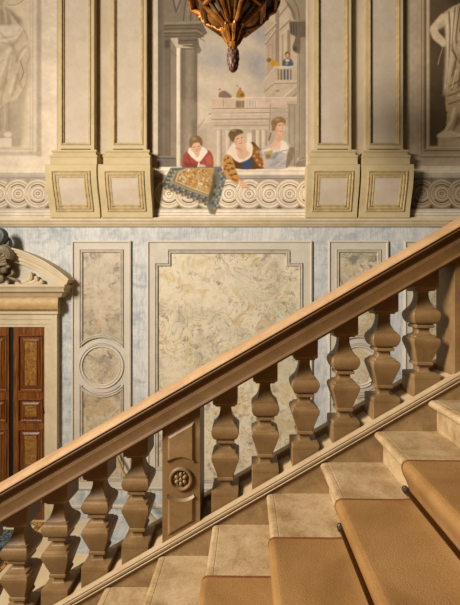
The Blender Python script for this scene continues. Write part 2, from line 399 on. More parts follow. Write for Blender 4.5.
# ------------------------------------------------------------------ pilasters with their consoles
TOPZ = 9.0
def pilaster(cx, w, cxl, cxr, label):
    root = thing('pilaster', (cx, YW, yz(217)), label, 'pilaster', 'paired cream pilasters of the upper wall')
    p = .10; yf = YW - p
    zb = wz(150.5, yf)         # foot of the shaft
    x0, x1 = cx - w / 2, cx + w / 2
    s = MB()
    R = rect(x0, x1, zb - .02, TOPZ)
    s.frame(R, [(0, -p), (0, 0), (.045, 0)], onwall(yf)); s.build('shaft', M['cream'], root)
    Ri = offset(R, .045)
    zi = wz(143.5, yf); Ri = rect(x0 + .045, x1 - .045, zi - .025, TOPZ - .045)
    s = MB(); s.frame(R, [(.045, 0)], onwall(yf)); 
    s = MB()
    # flat border at the foot, then the stepped ochre moulding down to the sunk field
    s.box(x0 + .045, x1 - .045, yf, yf + .02, zb - .02, zi - .025)
    s.build('shaft_foot', M['cream'], root)
    g = MB(); g.frame(Ri, [(0, 0), (.006, .010), (.022, .010), (.030, -.012), (.040, -.014), (.046, -.030), (.052, -.030)], onwall(yf)); g.build('moulding', M['ochre'], root)
    f = MB(); f.frame(offset(Ri, .050), [(0, -.032), (.002, -.030)], onwall(yf), cap=True); f.build('sunk_panel', M['pink'], root)
    # base mouldings
    b = MB()
    def slab(e, d, za, zc): b.box(x0 - e, x1 + e, YW - p - d, YW, za, zc)
    yA = yf
    def zz(y): return wz(y, yf - .05)
    prof = [(0, zz(148.6)), (.012, zz(149.3)), (.055, zz(149.8)), (.062, zz(150.6)), (.062, zz(151.6)), (.050, zz(152.6)), (.045, zz(153.2)), (.050, zz(154.6)), (.075, zz(155.8)), (.078, zz(157.6)), (.070, zz(158)), (.070, zz(164.6))]
    vs = []; 
    for e, z in prof:
        vs += [(x0 - e, YW + .0, z), (x0 - e, yf - e, z), (x1 + e, yf - e, z), (x1 + e, YW + .0, z)]
    fs = []
    for j in range(len(prof) - 1):
        for i in range(3): fs.append((j * 4 + i, j * 4 + i + 1, (j + 1) * 4 + i + 1, (j + 1) * 4 + i))
    k = len(prof) - 1
    fs += [(0, 1, 2, 3), (k * 4, k * 4 + 1, k * 4 + 2, k * 4 + 3)]
    b.add(vs, fs); b.build('base', M['cream'], root)
    # console: an S shaped block that leans out from the wall
    zt, zl = wz(164.4, YW - .22), wz(217.6, YW - .10)
    ht = zt - zl
    def proj(z):
        u = min(1, max(0, (zt - z) / ht))
        pts = [(0, .225), (.12, .228), (.25, .222), (.45, .195), (.65, .150), (.85, .110), (1, .098)]
        for (a, pa), (b_, pb) in zip(pts, pts[1:]):
            if u <= b_: q = (u - a) / (b_ - a); q = q; return pa + (pb - pa) * q
        return pts[-1][1]
    lv = [zl + ht * i / 20 for i in range(21)]
    vs = []; fs = []
    for z in lv: vs += [(cxl, YW, z), (cxl, YW - proj(z), z), (cxr, YW - proj(z), z), (cxr, YW, z)]
    for j in range(20):
        for i in range(3): fs.append((j * 4 + i, j * 4 + i + 1, (j + 1) * 4 + i + 1, (j + 1) * 4 + i))
    fs += [(0, 1, 2, 3), (80, 81, 82, 83)]
    c = MB(); c.add(vs, fs); con = c.build('console', M['cream'], root)
    def onc(x, z, h): return (x, YW - proj(z) - h, z)
    pz1, pz0 = wz(170.8, YW - .22), wz(211.8, YW - .12)
    px0, px1 = cxl + .085, cxr - .085
    def dens(x0, x1, z0, z1, n=12):
        return [(x0, z0), (x1, z0)] + [(x1, z0 + (z1 - z0) * i / n) for i in range(1, n + 1)] + [(x0, z1)] + [(x0, z1 - (z1 - z0) * i / n) for i in range(1, n)]
    path = dens(px0, px1, pz0, pz1)
    g = MB(); g.frame(path, [(0, -.004), (.004, .014), (.018, .016), (.026, .004), (.036, .004), (.042, .013), (.060, .013), (.068, .003), (.078, .003), (.084, .010), (.100, .008), (.106, .002)], onc); g.build('console_moulding', M['ochre'], con)
    q = dens(px0 + .102, px1 - .102, pz0 + .102, pz1 - .102); n = 12
    fv = [onc(px0 + .102, pz0 + .102 + (pz1 - pz0 - .204) * i / n, .004) for i in range(n + 1)] + [onc(px1 - .102, pz0 + .102 + (pz1 - pz0 - .204) * i / n, .004) for i in range(n + 1)]
    f = MB(); f.add(fv, [(i, n + 1 + i, n + 2 + i, i + 1) for i in range(n)]); f.build('console_panel', M['pink'], con)
pilaster(-2.515, .535, -2.893, -2.160, 'cream pilaster on slanted console, leftmost of the four')
pilaster(-1.745, .535, -2.136, -1.390, 'cream pilaster standing just left of the balcony fresco')
pilaster(1.259, .545, .864, 1.616, 'cream pilaster standing just right of the balcony fresco')
pilaster(2.020, .545, 1.648, 2.391, 'cream pilaster on slanted console, rightmost of the four')

# ------------------------------------------------------------------ the painter: colours laid on a fine grid of the plaster itself
class Canvas:
    def __init__(s, x0, y0, x1, y1, sc, bg):
        s.x0, s.y0, s.x1, s.y1, s.sc = x0, y0, x1, y1, sc
        s.W = int(round((x1 - x0) * sc)) + 1; s.Hh = int(round((y1 - y0) * sc)) + 1
        xs = x0 + np.arange(s.W) / sc; ys = y0 + np.arange(s.Hh) / sc
        s.X, s.Y = np.meshgrid(xs, ys)
        s.img = np.zeros((s.Hh, s.W, 3)); s.img[:] = np.array(bg) / 255.0
        s.ids = np.zeros((s.Hh, s.W), int); s.names = {0: None}
    def pid(s, name):
        for k, v in s.names.items():
            if v == name: return k
        k = len(s.names); s.names[k] = name; return k
    def _blur(s, a, r):
        if r <= 0: return a
        n = max(1, int(round(r * s.sc)))
        for _ in range(2):
            for ax in (0, 1):
                p = np.pad(a, [(n, n) if q == ax else (0, 0) for q in (0, 1)], mode='edge'); c = np.cumsum(p, axis=ax)
                z = np.zeros_like(np.take(c, [0], axis=ax)); c = np.concatenate([z, c], axis=ax); L = 2 * n + 1
                a = (np.take(c, range(L, c.shape[ax]), axis=ax) - np.take(c, range(0, c.shape[ax] - L), axis=ax)) / L
        return a
    def mask(s, pts):
        x, y = s.X, s.Y; ins = np.zeros(x.shape, bool); n = len(pts)
        for i in range(n):
            xa, ya = pts[i]; xb, yb = pts[(i + 1) % n]
            if ya == yb: continue
            c = ((ya > y) != (yb > y)) & (x < (xb - xa) * (y - ya) / (yb - ya) + xa); ins ^= c
        return ins.astype(float)
    def put(s, mk, col, a=1.0, name=None, shade=None):
        c = np.zeros(mk.shape + (3,)); c[:] = np.array(col) / 255.0
        if shade is not None: c = np.clip(c * (1 + shade)[..., None], 0, 1)
        k = (mk * a)[..., None]; s.img = s.img * (1 - k) + c * k
        if name is not None: s.ids[mk > 0.5] = s.pid(name)
    def poly(s, pts, col, a=1.0, blur=0.0, name=None, sm=False, grad=None):
        if sm: pts = smooth_curve(list(pts) + [pts[0]], 6)
        mk = s._blur(s.mask(pts), blur); sh = None
        if grad:
            gx, gy, am = grad; P = np.array(pts); d = s.X * gx + s.Y * gy; dp = P[:, 0] * gx + P[:, 1] * gy
            sh = am * np.clip((d - dp.min()) / (np.ptp(dp) + 1e-9) * 2 - 1, -1, 1)
        s.put(mk, col, a, name, sh)
    def rect(s, x0, y0, x1, y1, col, a=1.0, blur=0, name=None, grad=None): s.poly([(x0, y0), (x1, y0), (x1, y1), (x0, y1)], col, a, blur, name, False, grad)
    def ell(s, cx, cy, rx, ry, col, a=1.0, blur=0.0, rot=0.0, name=None, grad=None):
        c, q = math.cos(rot), math.sin(rot)
        s.poly([(cx + rx * math.cos(t) * c - ry * math.sin(t) * q, cy + rx * math.cos(t) * q + ry * math.sin(t) * c) for t in [2 * PI * i / 28 for i in range(28)]], col, a, blur, name, False, grad)
    def line(s, pts, w, col, a=1.0, soft=0.35, name=None, sm=False):
        if sm: pts = smooth_curve(pts, 6)
        d = np.full(s.X.shape, 1e9)
        for (xa, ya), (xb, yb) in zip(pts, pts[1:]):
            vx, vy = xb - xa, yb - ya; L = vx * vx + vy * vy + 1e-9
            t = np.clip(((s.X - xa) * vx + (s.Y - ya) * vy) / L, 0, 1)
            d = np.minimum(d, np.hypot(s.X - xa - t * vx, s.Y - ya - t * vy))
        s.put(np.clip((w / 2 - d) / soft + 0.5, 0, 1), col, a, name)
    def ring(s, cx, cy, r, w, col, a=1.0, soft=0.4, a0=None, a1=None):
        d = np.abs(np.hypot(s.X - cx, s.Y - cy) - r); mk = np.clip((w / 2 - d) / soft + 0.5, 0, 1)
        if a0 is not None:
            th = (np.degrees(np.arctan2(s.Y - cy, s.X - cx)) - a0) % 360; mk = mk * (th <= (a1 - a0) % 360)
        s.put(mk, col, a)
    def grain(s, amt, cell=3.0):
        def oct_(c):
            g = RNG.normal(size=(int(s.Hh / (c * s.sc)) + 3, int(s.W / (c * s.sc)) + 3))
            yy = (s.Y - s.y0) / c; xx = (s.X - s.x0) / c; yi = yy.astype(int); xi = xx.astype(int); fy = yy - yi; fx = xx - xi
            return (g[yi, xi] * (1 - fx) + g[yi, xi + 1] * fx) * (1 - fy) + (g[yi + 1, xi] * (1 - fx) + g[yi + 1, xi + 1] * fx) * fy
        nz = oct_(cell) * 0.5 + oct_(cell * 4) * 0.7 + oct_(cell * 0.3) * 0.3
        s.img = np.clip(s.img * (1 + amt * nz[..., None]), 0, 1)
    def build(s, root, default, yw, gain=.93):
        Lc = np.clip(s.img, 0, 1); Lc = np.where(Lc <= 0.04045, Lc / 12.92, ((Lc + 0.055) / 1.055) ** 2.4) * gain * np.array((1.02, .985, 1.03))
        ox, oy, oz = wloc(root)
        px = (s.X - VX) / F * yw - ox; pz = H + (VY - s.Y) / F * yw - oz; py = np.full(px.shape, yw - oy)
        Pv = np.stack([px, py, pz], -1).reshape(-1, 3); Cc = np.concatenate([Lc, np.ones(Lc.shape[:2] + (1,))], -1).reshape(-1, 4)
        idx = np.arange(s.Hh * s.W).reshape(s.Hh, s.W)
        q = np.stack([idx[1:, :-1], idx[1:, 1:], idx[:-1, 1:], idx[:-1, :-1]], -1).reshape(-1, 4); cid = s.ids[:-1, :-1].reshape(-1)
        for k, nm in s.names.items():
            fq = q[cid == k]
            if len(fq) == 0: continue
            u, inv = np.unique(fq, return_inverse=True); inv = inv.reshape(-1)
            nm = nm.split('#')[0] if nm else nm; me = bpy.data.meshes.new(nm or default); nf = len(fq)
            me.vertices.add(len(u)); me.vertices.foreach_set('co', Pv[u].ravel())
            me.loops.add(nf * 4); me.loops.foreach_set('vertex_index', inv.astype(np.int32))
            me.polygons.add(nf); me.polygons.foreach_set('loop_start', np.arange(0, nf * 4, 4, dtype=np.int32)); me.polygons.foreach_set('loop_total', np.full(nf, 4, np.int32))
            me.update(calc_edges=True)
            at = me.color_attributes.new('paint', 'FLOAT_COLOR', 'POINT'); at.data.foreach_set('color', Cc[u].ravel().astype(np.float32))
            me.materials.append(M['paint']); o = bpy.data.objects.new(nm or default, me); COL.objects.link(o); o.parent = root

LT, MD, DK, INK = (214, 199, 168), (190, 174, 144), (150, 136, 110), (88, 80, 66)
def guilloche(c, centres, cy, lt=LT, md=MD, dk=DK, ink=INK, r=14.2):
    for cx in centres: c.ell(cx + 10, cy, 3.4, 14, dk, 0.8, 0.6)
    for cx in centres:
        c.poly([(cx + 10 - 3.6, cy + 15), (cx + 10 + 3.6, cy + 15), (cx + 10, cy + 12)], ink, 0.9, 0.2); c.poly([(cx + 10 - 3.6, cy - 15.3), (cx + 10 + 3.6, cy - 15.3), (cx + 10, cy - 12.5)], dk, 0.9, 0.2)
    for cx in centres:
        c.ring(cx, cy, 12.0, 5.6, md, 1.0); c.ring(cx, cy, 14.6, 0.7, dk, 0.8); c.ring(cx, cy, 13.2, 1.0, lt, 0.9); c.ring(cx, cy, 11.2, 0.9, dk, 0.55); c.ring(cx, cy, 10.2, 1.0, lt, 0.8)
    for cx in centres:
        c.ell(cx, cy, 9.0, 9.0, md); c.ring(cx, cy, 8.9, 1.0, ink, 0.85, 0.4, 220, 320); c.ring(cx, cy, 9.0, 1.3, ink, 0.9, 0.4, 40, 140)
        c.ell(cx, cy, 7.6, 7.6, lt, 0.9, 0.3); c.ring(cx, cy, 7.2, 0.6, dk, 0.6); c.ring(cx + .3, cy + .4, 4.6, 1.3, dk, 0.75, 0.5); c.ell(cx, cy, 3.8, 3.8, md)
        for i in range(6):
            a = i * PI / 3; c.ell(cx + 2.3 * math.cos(a), cy + 2.3 * math.sin(a), 1.2, 1.0, lt, 0.9)
        c.ring(cx, cy, 1.5, 0.8, ink, 0.7); c.ell(cx, cy, .7, .7, lt)
def bands(c, x0, x1):
    c.rect(x0, 166.0, x1, 168.6, (214, 201, 172)); c.rect(x0, 168.6, x1, 172.6, (222, 207, 174)); c.line([(x0, 170.6), (x1, 170.6)], .5, (190, 170, 130), .6); c.rect(x0, 172.6, x1, 173.4, (160, 144, 112)); c.rect(x0, 173.4, x1, 177.6, (176, 165, 145), 1, 0, None, (0, 1, -.08)); c.line([(x0, 178), (x1, 178)], .7, (132, 120, 100))
def feet(c, x0, x1):
    c.rect(x0, 208.8, x1, 219.5, (208, 196, 168)); c.rect(x0, 208.8, x1, 210.2, (180, 168, 142)); c.line([(x0, 212.5), (x1, 212.5)], .7, (170, 156, 130)); c.line([(x0, 215.6), (x1, 215.6)], .8, (160, 146, 120))

# --- side friezes
for (xa, xb, cs, lab, kw) in ((-44, 52, [-41.4, -21.6, -1.8, 18, 37.8], 'painted band of interlaced rings at left, above the wooden door', {}),
                              (404, 500, [401.5, 421.5, 441.6, 461.7, 481.8], 'painted band of interlaced rings at right, above the rising handrail', {'lt': (176, 158, 126), 'md': (150, 132, 102), 'dk': (112, 96, 72), 'ink': (64, 54, 40)})):  # right rings darker: the fall of light along the wall is in the colours
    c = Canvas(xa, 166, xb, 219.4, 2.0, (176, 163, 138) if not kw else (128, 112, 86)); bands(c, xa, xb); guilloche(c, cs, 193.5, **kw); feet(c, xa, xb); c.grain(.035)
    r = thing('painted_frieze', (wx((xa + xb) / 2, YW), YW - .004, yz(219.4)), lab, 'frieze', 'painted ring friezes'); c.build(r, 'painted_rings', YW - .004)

# --- statue in a painted niche, left
c = Canvas(-44, -28, 57, 166, 2.0, (212, 196, 166))
c.rect(-44, -28, 42, 156.5, (208, 192, 162), 1, 0, 'painted_frame'); c.rect(36.6, -28, 41.2, 156.5, (176, 160, 132), 1, .3); c.rect(-44, 152, 41.2, 155.5, (184, 168, 140), 1, .3); c.line([(30, -28), (30, 149)], .6, (190, 172, 140)); c.line([(32.6, -28), (32.6, 152)], .6, (186, 168, 138)); c.line([(-44, 149), (34, 149)], .8, (180, 163, 134))
c.rect(-44, -28, 29.6, 147, (214, 196, 160), 1, 0, 'painted_niche')
c.poly([(10, 10), (22, 22), (31, 50), (28, 80), (24, 110), (22, 148), (-44, 148), (-44, 10)], (160, 145, 116), .75, 3.2)
c.poly([(2, 5), (12, 12), (22, 20), (18, 28), (6, 20)], (128, 114, 90), .6, 1.4)
c.poly([(5, 6), (16, 5), (27, -2), (29, -9), (20, -8), (8, -1)], (206, 188, 152), .9, .6, None, True); c.line([(8, 5), (18, 4), (28, -4)], .8, (160, 142, 110), .8, .5, None, True)
S = 'painted_statue'
c.poly([(-9, 138), (12, 138), (12, 147), (-9, 147)], (208, 192, 160), 1, 0, S); c.poly([(12, 138.4), (21, 138.4), (21, 146.5), (12, 146.5)], (168, 152, 122), 1, .2, S)
c.poly([(-4, 92), (9, 96), (9.5, 125), (8.5, 132), (15, 137), (-4, 138)], (176, 158, 126), 1, .3, S); c.poly([(-12, 96), (-2, 98), (0, 126), (-3, 138), (-12, 138)], (170, 152, 120), 1, .5, S); c.line([(4, 98), (5, 116), (4, 130)], 2.2, (200, 182, 148), .7, 1.4); c.line([(8.6, 100), (9, 130)], 1.2, (146, 130, 102), .5, 1.2); c.line([(-1, 100), (0, 130)], 1.6, (140, 124, 96), .5, 1.4); c.ell(8, 134.5, 4, 2.6, (212, 196, 164), 1, .3)
c.poly([(-22, 20), (-8, -2), (2, 2), (14, 18), (24, 30), (29, 42), (30, 52), (26, 66), (27, 80), (18, 98), (6, 103), (-8, 112), (-26, 100)], (196, 178, 144), 1, .3, S, True)
c.poly([(0, 8), (9, 16), (12, 25), (0, 27)], (162, 145, 114), .9, 1.0); c.poly([(-2, -10), (5, -6), (3, 4), (-6, 6)], (176, 158, 128), 1, .8, S, True)
c.poly([(-10, 28), (6, 25), (20, 26), (24, 30), (14, 40), (2, 44), (-10, 42)], (216, 200, 168), .95, 1.0, None, True)
c.poly([(-8, 60), (6, 50), (12, 46), (8, 58), (0, 66), (-8, 70)], (218, 202, 170), .9, 1.4, None, True); c.poly([(0, 88), (5, 68), (12, 50), (10, 68), (5, 92)], (180, 162, 130), .9, 1.0, None, True)
for p in ([(23, 31), (16, 42), (12, 45)], [(0, 33), (10, 42), (14, 46)], [(20, 30), (14, 36), (2, 38)], [(-2, 42), (8, 44), (14, 48)], [(13, 48), (11, 66), (3, 92), (1, 104)], [(26, 46), (20, 52), (16, 62)], [(15, 50), (18, 66), (15, 90)], [(9, 70), (4, 84), (-4, 96)], [(3, 60), (-6, 70)], [(22, 56), (18, 74), (22, 88)], [(18, 78), (12, 96)], [(25, 66), (19, 84)], [(6, 8), (10, 20), (9, 25)]):
    c.line(p, 1.6, (150, 132, 102), .50, 2.4, None, True)
for p in ([(25, 50), (20, 60), (17, 72)], [(12, 56), (8, 78)], [(6, 62), (0, 76)], [(14, 76), (10, 92)], [(-2, 80), (-6, 96)], [(5, 12), (6, 22)], [(18, 33), (10, 39), (0, 41)]): c.line(p, 1.8, (224, 210, 180), .6, 2.2, None, True)
for p in ([(28, 44), (29.6, 56), (26, 68), (27, 80), (19, 98)], [(14, 18), (24, 30), (28, 42)]): c.line(p, .9, (140, 123, 94), .40, 1.4, None, True)
c.poly([(22, 58), (26, 64), (25, 74), (21, 80), (19, 70)], (190, 172, 138), 1, .4, S, True); c.line([(20, 60), (24, 72), (21, 80)], .8, (128, 112, 86), .8)
c.grain(.035)
r = thing('statue_fresco', (wx(6, YW), YW - .004, yz(166)), 'pale grey painting of a draped statue in a niche, left of the pilasters', 'fresco', 'painted statues'); c.build(r, 'painted_border', YW - .004)

# --- statue in a painted niche, right
c = Canvas(404, -28, 505, 166, 2.0, (186, 166, 134)); bx = (92, 76, 54)
c.rect(408, -28, 416.5, 166, (190, 171, 140)); c.line([(409.2, -28), (409.2, 160)], .9, (170, 150, 118)); c.rect(420.5, -28, 505, 157.5, (182, 162, 128), 1, 0, 'painted_frame')
for x, w, k in ((421.5, .8, (140, 120, 90)), (424.4, 1.6, (138, 116, 84)), (425.6, 1.2, (120, 100, 72)), (427.8, 1.6, (206, 184, 146))): c.line([(x, -28), (x, 157 if x < 422 else 148)], w, k)
c.line([(420.5, 157), (505, 157)], 1, (130, 110, 82)); c.line([(421.5, 155), (505, 155)], .7, (206, 188, 150)); c.line([(424, 150.5), (505, 150.5)], 1.6, (140, 118, 86)); c.line([(427, 147.6), (505, 147.6)], 1.4, (206, 184, 146))
c.rect(429.6, -28, 505, 146, bx, 1, .2, 'painted_niche', (1, .4, -.12)); c.poly([(436, -28), (505, -28), (505, 4), (462, 8), (448, 2)], (70, 56, 38), .6, 3)
c.poly([(438, 137.6), (505, 137.6), (505, 147), (438, 147)], (196, 174, 134), 1, .2, S)
lt, md, dk = (224, 202, 160), (190, 166, 124), (108, 88, 60)
c.poly([(448, 100), (458, 96), (470, 100), (476, 134), (456, 136), (440, 136.5), (440, 133), (446, 128)], md, 1, .4, S); c.poly([(456, 108), (462, 120), (452, 133), (458, 112)], dk, .8, 1.0)
c.line([(455, 106), (451, 122), (444, 133)], 3.2, lt, .9, .8); c.poly([(437.6, 134), (448, 130.5), (458, 133), (466, 136), (452, 138), (438, 137.8)], lt, 1, .4, S, True)
c.poly([(444, 12), (458, 4), (480, 0), (498, 20), (500, 70), (492, 108), (470, 104), (452, 108), (446, 110), (446, 84), (450, 60), (446, 44)], md, 1, .4, S, True)
c.ell(474, -12, 8, 10, md, 1, .4, 0, S); c.ell(474, -17, 8.6, 6, dk, .8, .8); c.poly([(468, -6), (480, -6), (482, 4), (466, 4)], md, 1, .4, S)
c.poly([(446, 14), (452, 8), (457, 10), (455, 40), (450, 76), (446, 92), (443, 94), (445, 60)], lt, .85, .8, S, True)
c.poly([(441, 14), (448, 14), (446, 24), (438, 30), (444, 38), (446, 44), (443, 46), (434, 40), (429.8, 31), (431, 26)], lt, 1, .4, S, True); c.poly([(437, 26), (444, 20), (445, 27), (439, 30)], md, .8, .8)
c.poly([(441, 38), (446, 40), (445, 46), (441, 46)], lt, 1, .3, S, True); c.line([(443, 47), (440, 56), (438, 64)], 1.3, (170, 146, 104), .9, .5, S)
for p in ([(449, 12), (450, 40), (446, 84)], [(455, 8), (452, 44), (456, 60), (452, 90)], [(460, 6), (456, 40), (462, 52), (458, 88)], [(452, 50), (458, 60), (462, 66)], [(448, 96), (458, 92), (470, 84)], [(450, 86), (460, 80), (468, 70)], [(449, 104), (460, 100), (470, 94)], [(466, 10), (460, 30), (464, 44)], [(470, 50), (462, 72), (460, 86)], [(455, 62), (452, 76)]):
    c.line(p, 1.5, dk, .7, 1.0, None, True)
for p in ([(447, 20), (448, 60), (445, 88)], [(453, 14), (451, 44)], [(458, 44), (464, 60)], [(456, 70), (452, 88)], [(458, 96), (468, 90)], [(463, 20), (459, 40)]): c.line(p, 1.4, (236, 216, 176), .8, .9, None, True)
c.grain(.04)
r = thing('statue_fresco', (wx(455, YW), YW - .004, yz(166)), 'dark brown painting of a draped statue, hand on hip, right of the pilasters', 'fresco', 'painted statues'); c.build(r, 'painted_border', YW - .004)

# --- the great fresco: figures leaning over a balcony
c = Canvas(153.5, -28, 308, 219.4, 2.8, (206, 190, 160))
c.rect(158, -28, 306, 170, (194, 178, 149), 1, 0, 'painted_sky', (0, 1, .06))
c.poly([(196, 40), (224, 48), (236, 62), (222, 74), (196, 60)], (164, 158, 148), .7, 7); c.poly([(240, 52), (268, 54), (268, 82), (252, 76)], (158, 152, 146), .8, 5); c.poly([(250, 20), (270, 28), (266, 44), (250, 40)], (160, 152, 144), .8, 4); c.poly([(196, 70), (214, 80), (240, 84), (262, 92), (200, 96)], (202, 186, 154), .8, 6); c.ell(240, 42, 18, 10, (192, 178, 154), .7, 4)
c.line([(222, 55), (216, 66), (213, 76)], .4, (160, 146, 124), .6)
# far loggia at right
B = 'painted_palace'
c.poly([(266, 16), (300, -28), (306, -28), (306, 140), (266, 140)], (206, 184, 150), 1, 0, B); c.rect(266, 22, 275, 96, (198, 174, 142), 1, .2); c.rect(275.6, 10, 279.4, 92, (156, 138, 112), 1, .3); c.rect(279.4, 6, 290, 92, (210, 188, 152), 1, .2)
for o in (0, 4.5): c.line([(265.5, 35 + o * 2), (276, 24 + o * 1.4), (276, 24 + o * 1.4)], 1.5, (142, 124, 98), .8); c.line([(265.5, 33.6 + o * 2), (276, 22.6 + o * 1.4)], 1.0, (226, 208, 174), .8)
c.line([(280, 30), (290, 20)], 1.6, (150, 130, 102), .8); c.line([(276, 20), (288, 5)], 1.6, (160, 140, 110), .8); c.rect(268, 44, 273, 74, (176, 150, 120), .8, .4); c.rect(269, 46, 272, 73, (204, 180, 148), .8, .4)
c.rect(283.2, 34, 287.4, 64, (212, 192, 158), 1, .2); c.rect(287.4, 30, 290.5, 58, (150, 132, 104), .9, .3); c.rect(282, 34, 283.2, 64, (166, 146, 116), .9, .2); c.line([(282, 34), (290, 26)], 1.2, (224, 206, 172))
# figures on the far balcony
G = 'painted_small_figure'
c.ell(269, 60, 2.4, 2.2, (132, 96, 44), 1, .2, 0, G); c.poly([(270, 66), (272, 60), (277, 61), (280, 66)], (188, 142, 58), 1, .2, G, True); G = 'painted_small_figure#2'; c.ell(287.3, 54.6, 2.4, 3.0, (120, 80, 48), 1, .2, 0, G); c.ell(287.4, 55.4, 1.5, 2.0, (206, 160, 118), 1, .2); c.poly([(282, 66), (283, 60.5), (286, 58.5), (290, 58.5), (292.4, 61), (292.6, 66)], (78, 92, 104), 1, .2, G, True); c.ell(287.4, 60.4, 2.2, 1.6, (216, 190, 150), 1, .3); c.ell(286.6, 63.6, 1.3, 1.3, (196, 150, 84), 1, .2)
c.poly([(264, 80), (274.6, 66), (293, 66), (293, 68), (275, 68.4), (264, 84)], (222, 204, 170), 1, .1, B); c.poly([(264, 82), (275, 68.4), (293, 68), (293, 88), (275, 90), (264, 100)], (206, 186, 152), 1, .1, B)
for i, x in enumerate((277.6, 280.6, 283.8, 287, 290)): c.rect(x, 69.5, x + 1.6, 80, [(150, 116, 60), (110, 104, 84), (70, 84, 96), (84, 90, 96), (120, 112, 96)][i], .95, .2)
c.rect(275, 80, 297, 83, (216, 197, 162), 1, .1); c.line([(264, 92), (275, 83.4), (297, 83)], .8, (150, 132, 104), .9); c.poly([(266, 116), (297, 84), (297, 96), (270, 120)], (192, 172, 140), 1, .4); c.line([(266, 113), (296, 86)], 1.2, (224, 206, 174)); c.line([(268, 118), (297, 93)], 1.2, (148, 130, 102), .8)
# middle terrace
c.poly([(212, 98), (300, 97), (300, 109), (213, 109), (210.5, 106)], (216, 190, 158), 1, .1, B); c.line([(214, 98.2), (300, 97.4)], .9, (232, 212, 180)); c.line([(212, 108.6), (300, 108)], .8, (166, 142, 114)); c.rect(223, 99.5, 223.6, 108, (176, 150, 122))
for i in range(8): c.rect(236 + 2.7 * i, 100.6, 237.3 + 2.7 * i, 107.6, (150, 116, 66) if i < 3 else (190, 172, 150), .9, .2); c.rect(237.3 + 2.7 * i, 100.6, 238.6 + 2.7 * i, 107.6, (100, 82, 52) if i < 3 else (226, 208, 178), .8, .2)
c.poly([(205.5, 120), (211, 111), (300, 109), (300, 119), (214, 121), (207, 122)], (214, 192, 160), 1, .1, B); c.line([(209, 114), (300, 112)], 1.4, (166, 144, 116), .8); c.line([(206, 119.5), (212, 114), (300, 113.6)], .9, (230, 212, 180)); c.line([(212, 119.4), (300, 118.6)], 1.2, (162, 140, 112), .8)
c.poly([(198, 124), (213, 122), (300, 120), (300, 170), (198, 170)], (204, 184, 152), 1, .3, B); c.line([(214, 125.6), (300, 125)], .9, (170, 148, 120), .8); c.line([(214, 128.4), (300, 127.8)], .6, (222, 204, 172))
for x in (217, 226, 256, 262): c.rect(x, 130, x + 3.6, 166, (218, 199, 166), 1, .3, None, (1, 0, -.08)); c.rect(x + 3.6, 130, x + 5.2, 166, (164, 146, 118), .8, .4)
c.rect(247, 133, 252, 150, (230, 214, 184), 1, .3); c.rect(252, 130, 256, 166, (160, 142, 116), .7, .5); c.poly([(198, 132), (207, 126), (207, 170), (198, 170)], (190, 170, 140), .8, .5); c.line([(205, 119), (198, 128)], 1.3, (172, 150, 122), .8)
# strollers on the terrace
G = 'painted_small_figure#3'
c.poly([(218.6, 97.6), (219.4, 92), (223, 90.6), (227, 92), (231.6, 97.4)], (132, 110, 92), 1, .2, G, True); c.ell(220, 90.6, 1.4, 1.6, (200, 164, 130), 1, .2, 0, G); c.ell(219.6, 89.2, .9, .7, (150, 50, 34), 1, .1); G = 'painted_small_figure#4'
c.poly([(236, 97.6), (237, 92.4), (239.4, 88.6), (242.4, 91), (244.6, 94), (244, 97.6)], (168, 122, 58), 1, .2, G, True); c.ell(239, 87.6, 1.6, 2.0, (206, 184, 154), 1, .2, 0, G); c.ell(237.4, 86, .9, 1, (176, 128, 70), 1, .2); c.ell(240, 88.4, .8, .8, (84, 60, 44), 1, .2); c.ell(242, 95, 1.8, 1.6, (112, 82, 40), .9, .3)
# left portico
L = 'painted_portico'
c.poly([(158, -28), (200, -28), (199, 0), (201, 12), (199, 22), (158, 22)], (166, 148, 120), 1, .2, L); c.poly([(164, -4), (172, -4), (178, 14), (182, 0), (188, -28), (164, -28)], (190, 172, 140), .9, .6); c.line([(172, -6), (176, 12), (180, 2), (186, -20)], 1.6, (116, 102, 80), .8, .8)
for k in range(4): c.line([(183.5 + 3.6 * k, 21), (185 + 3.4 * k, 6), (189 + 3.2 * k, -10), (196 + 3 * k, -24)], 1.1, (112, 98, 76) if k % 2 == 0 else (190, 172, 142), .8, .6, None, True)
c.rect(158, -28, 164, 168, (142, 126, 102), 1, .3, L, (1, 0, .10)); c.rect(164, 22, 171, 162, (150, 134, 108), 1, .3, L); c.poly([(170, 38), (176.4, 48), (176.4, 160), (170, 162)], (182, 164, 134), 1, .3, L); c.line([(170.2, 40), (170.2, 160)], .7, (112, 98, 76), .7); c.line([(170, 50), (176.4, 56)], .6, (120, 106, 82), .8)
c.rect(164.6, 40, 169.6, 48, (110, 98, 78), .8, .6); c.rect(176.4, 48, 180.4, 166, (224, 208, 176), 1, .2, None, (0, 1, -.05))
c.rect(180.4, 48, 197.4, 166, (172, 154, 124), 1, .2, L); c.rect(180.4, 48, 185, 166, (138, 122, 96), .75, 1.2); c.rect(187.4, 48, 191, 166, (190, 172, 140), .6, 1.2); c.rect(194, 48, 197.4, 166, (136, 120, 94), .75, 1.0); c.rect(181, 102, 197, 166, (206, 184, 152), .55, 3); c.rect(191.5, 120, 196.6, 166, (150, 134, 108), .7, 1.2)
c.poly([(164, 22), (201.4, 21), (207.4, 33), (202, 37.6), (199, 38), (164, 38)], (150, 132, 104), 1, .1, L); c.poly([(164, 22), (201, 21), (202, 23.4), (164, 24.6)], (190, 172, 138), .9, .3)
for y, k in ((25.6, (112, 98, 74)), (29, (116, 101, 76)), (31.4, (196, 176, 140)), (33.6, (112, 98, 74)), (36.6, (120, 104, 80))): c.line([(164, y), (197, y - .6), (200.4 + (y - 25) * .36, y + .4 * (y - 25))], .9, k, .85)
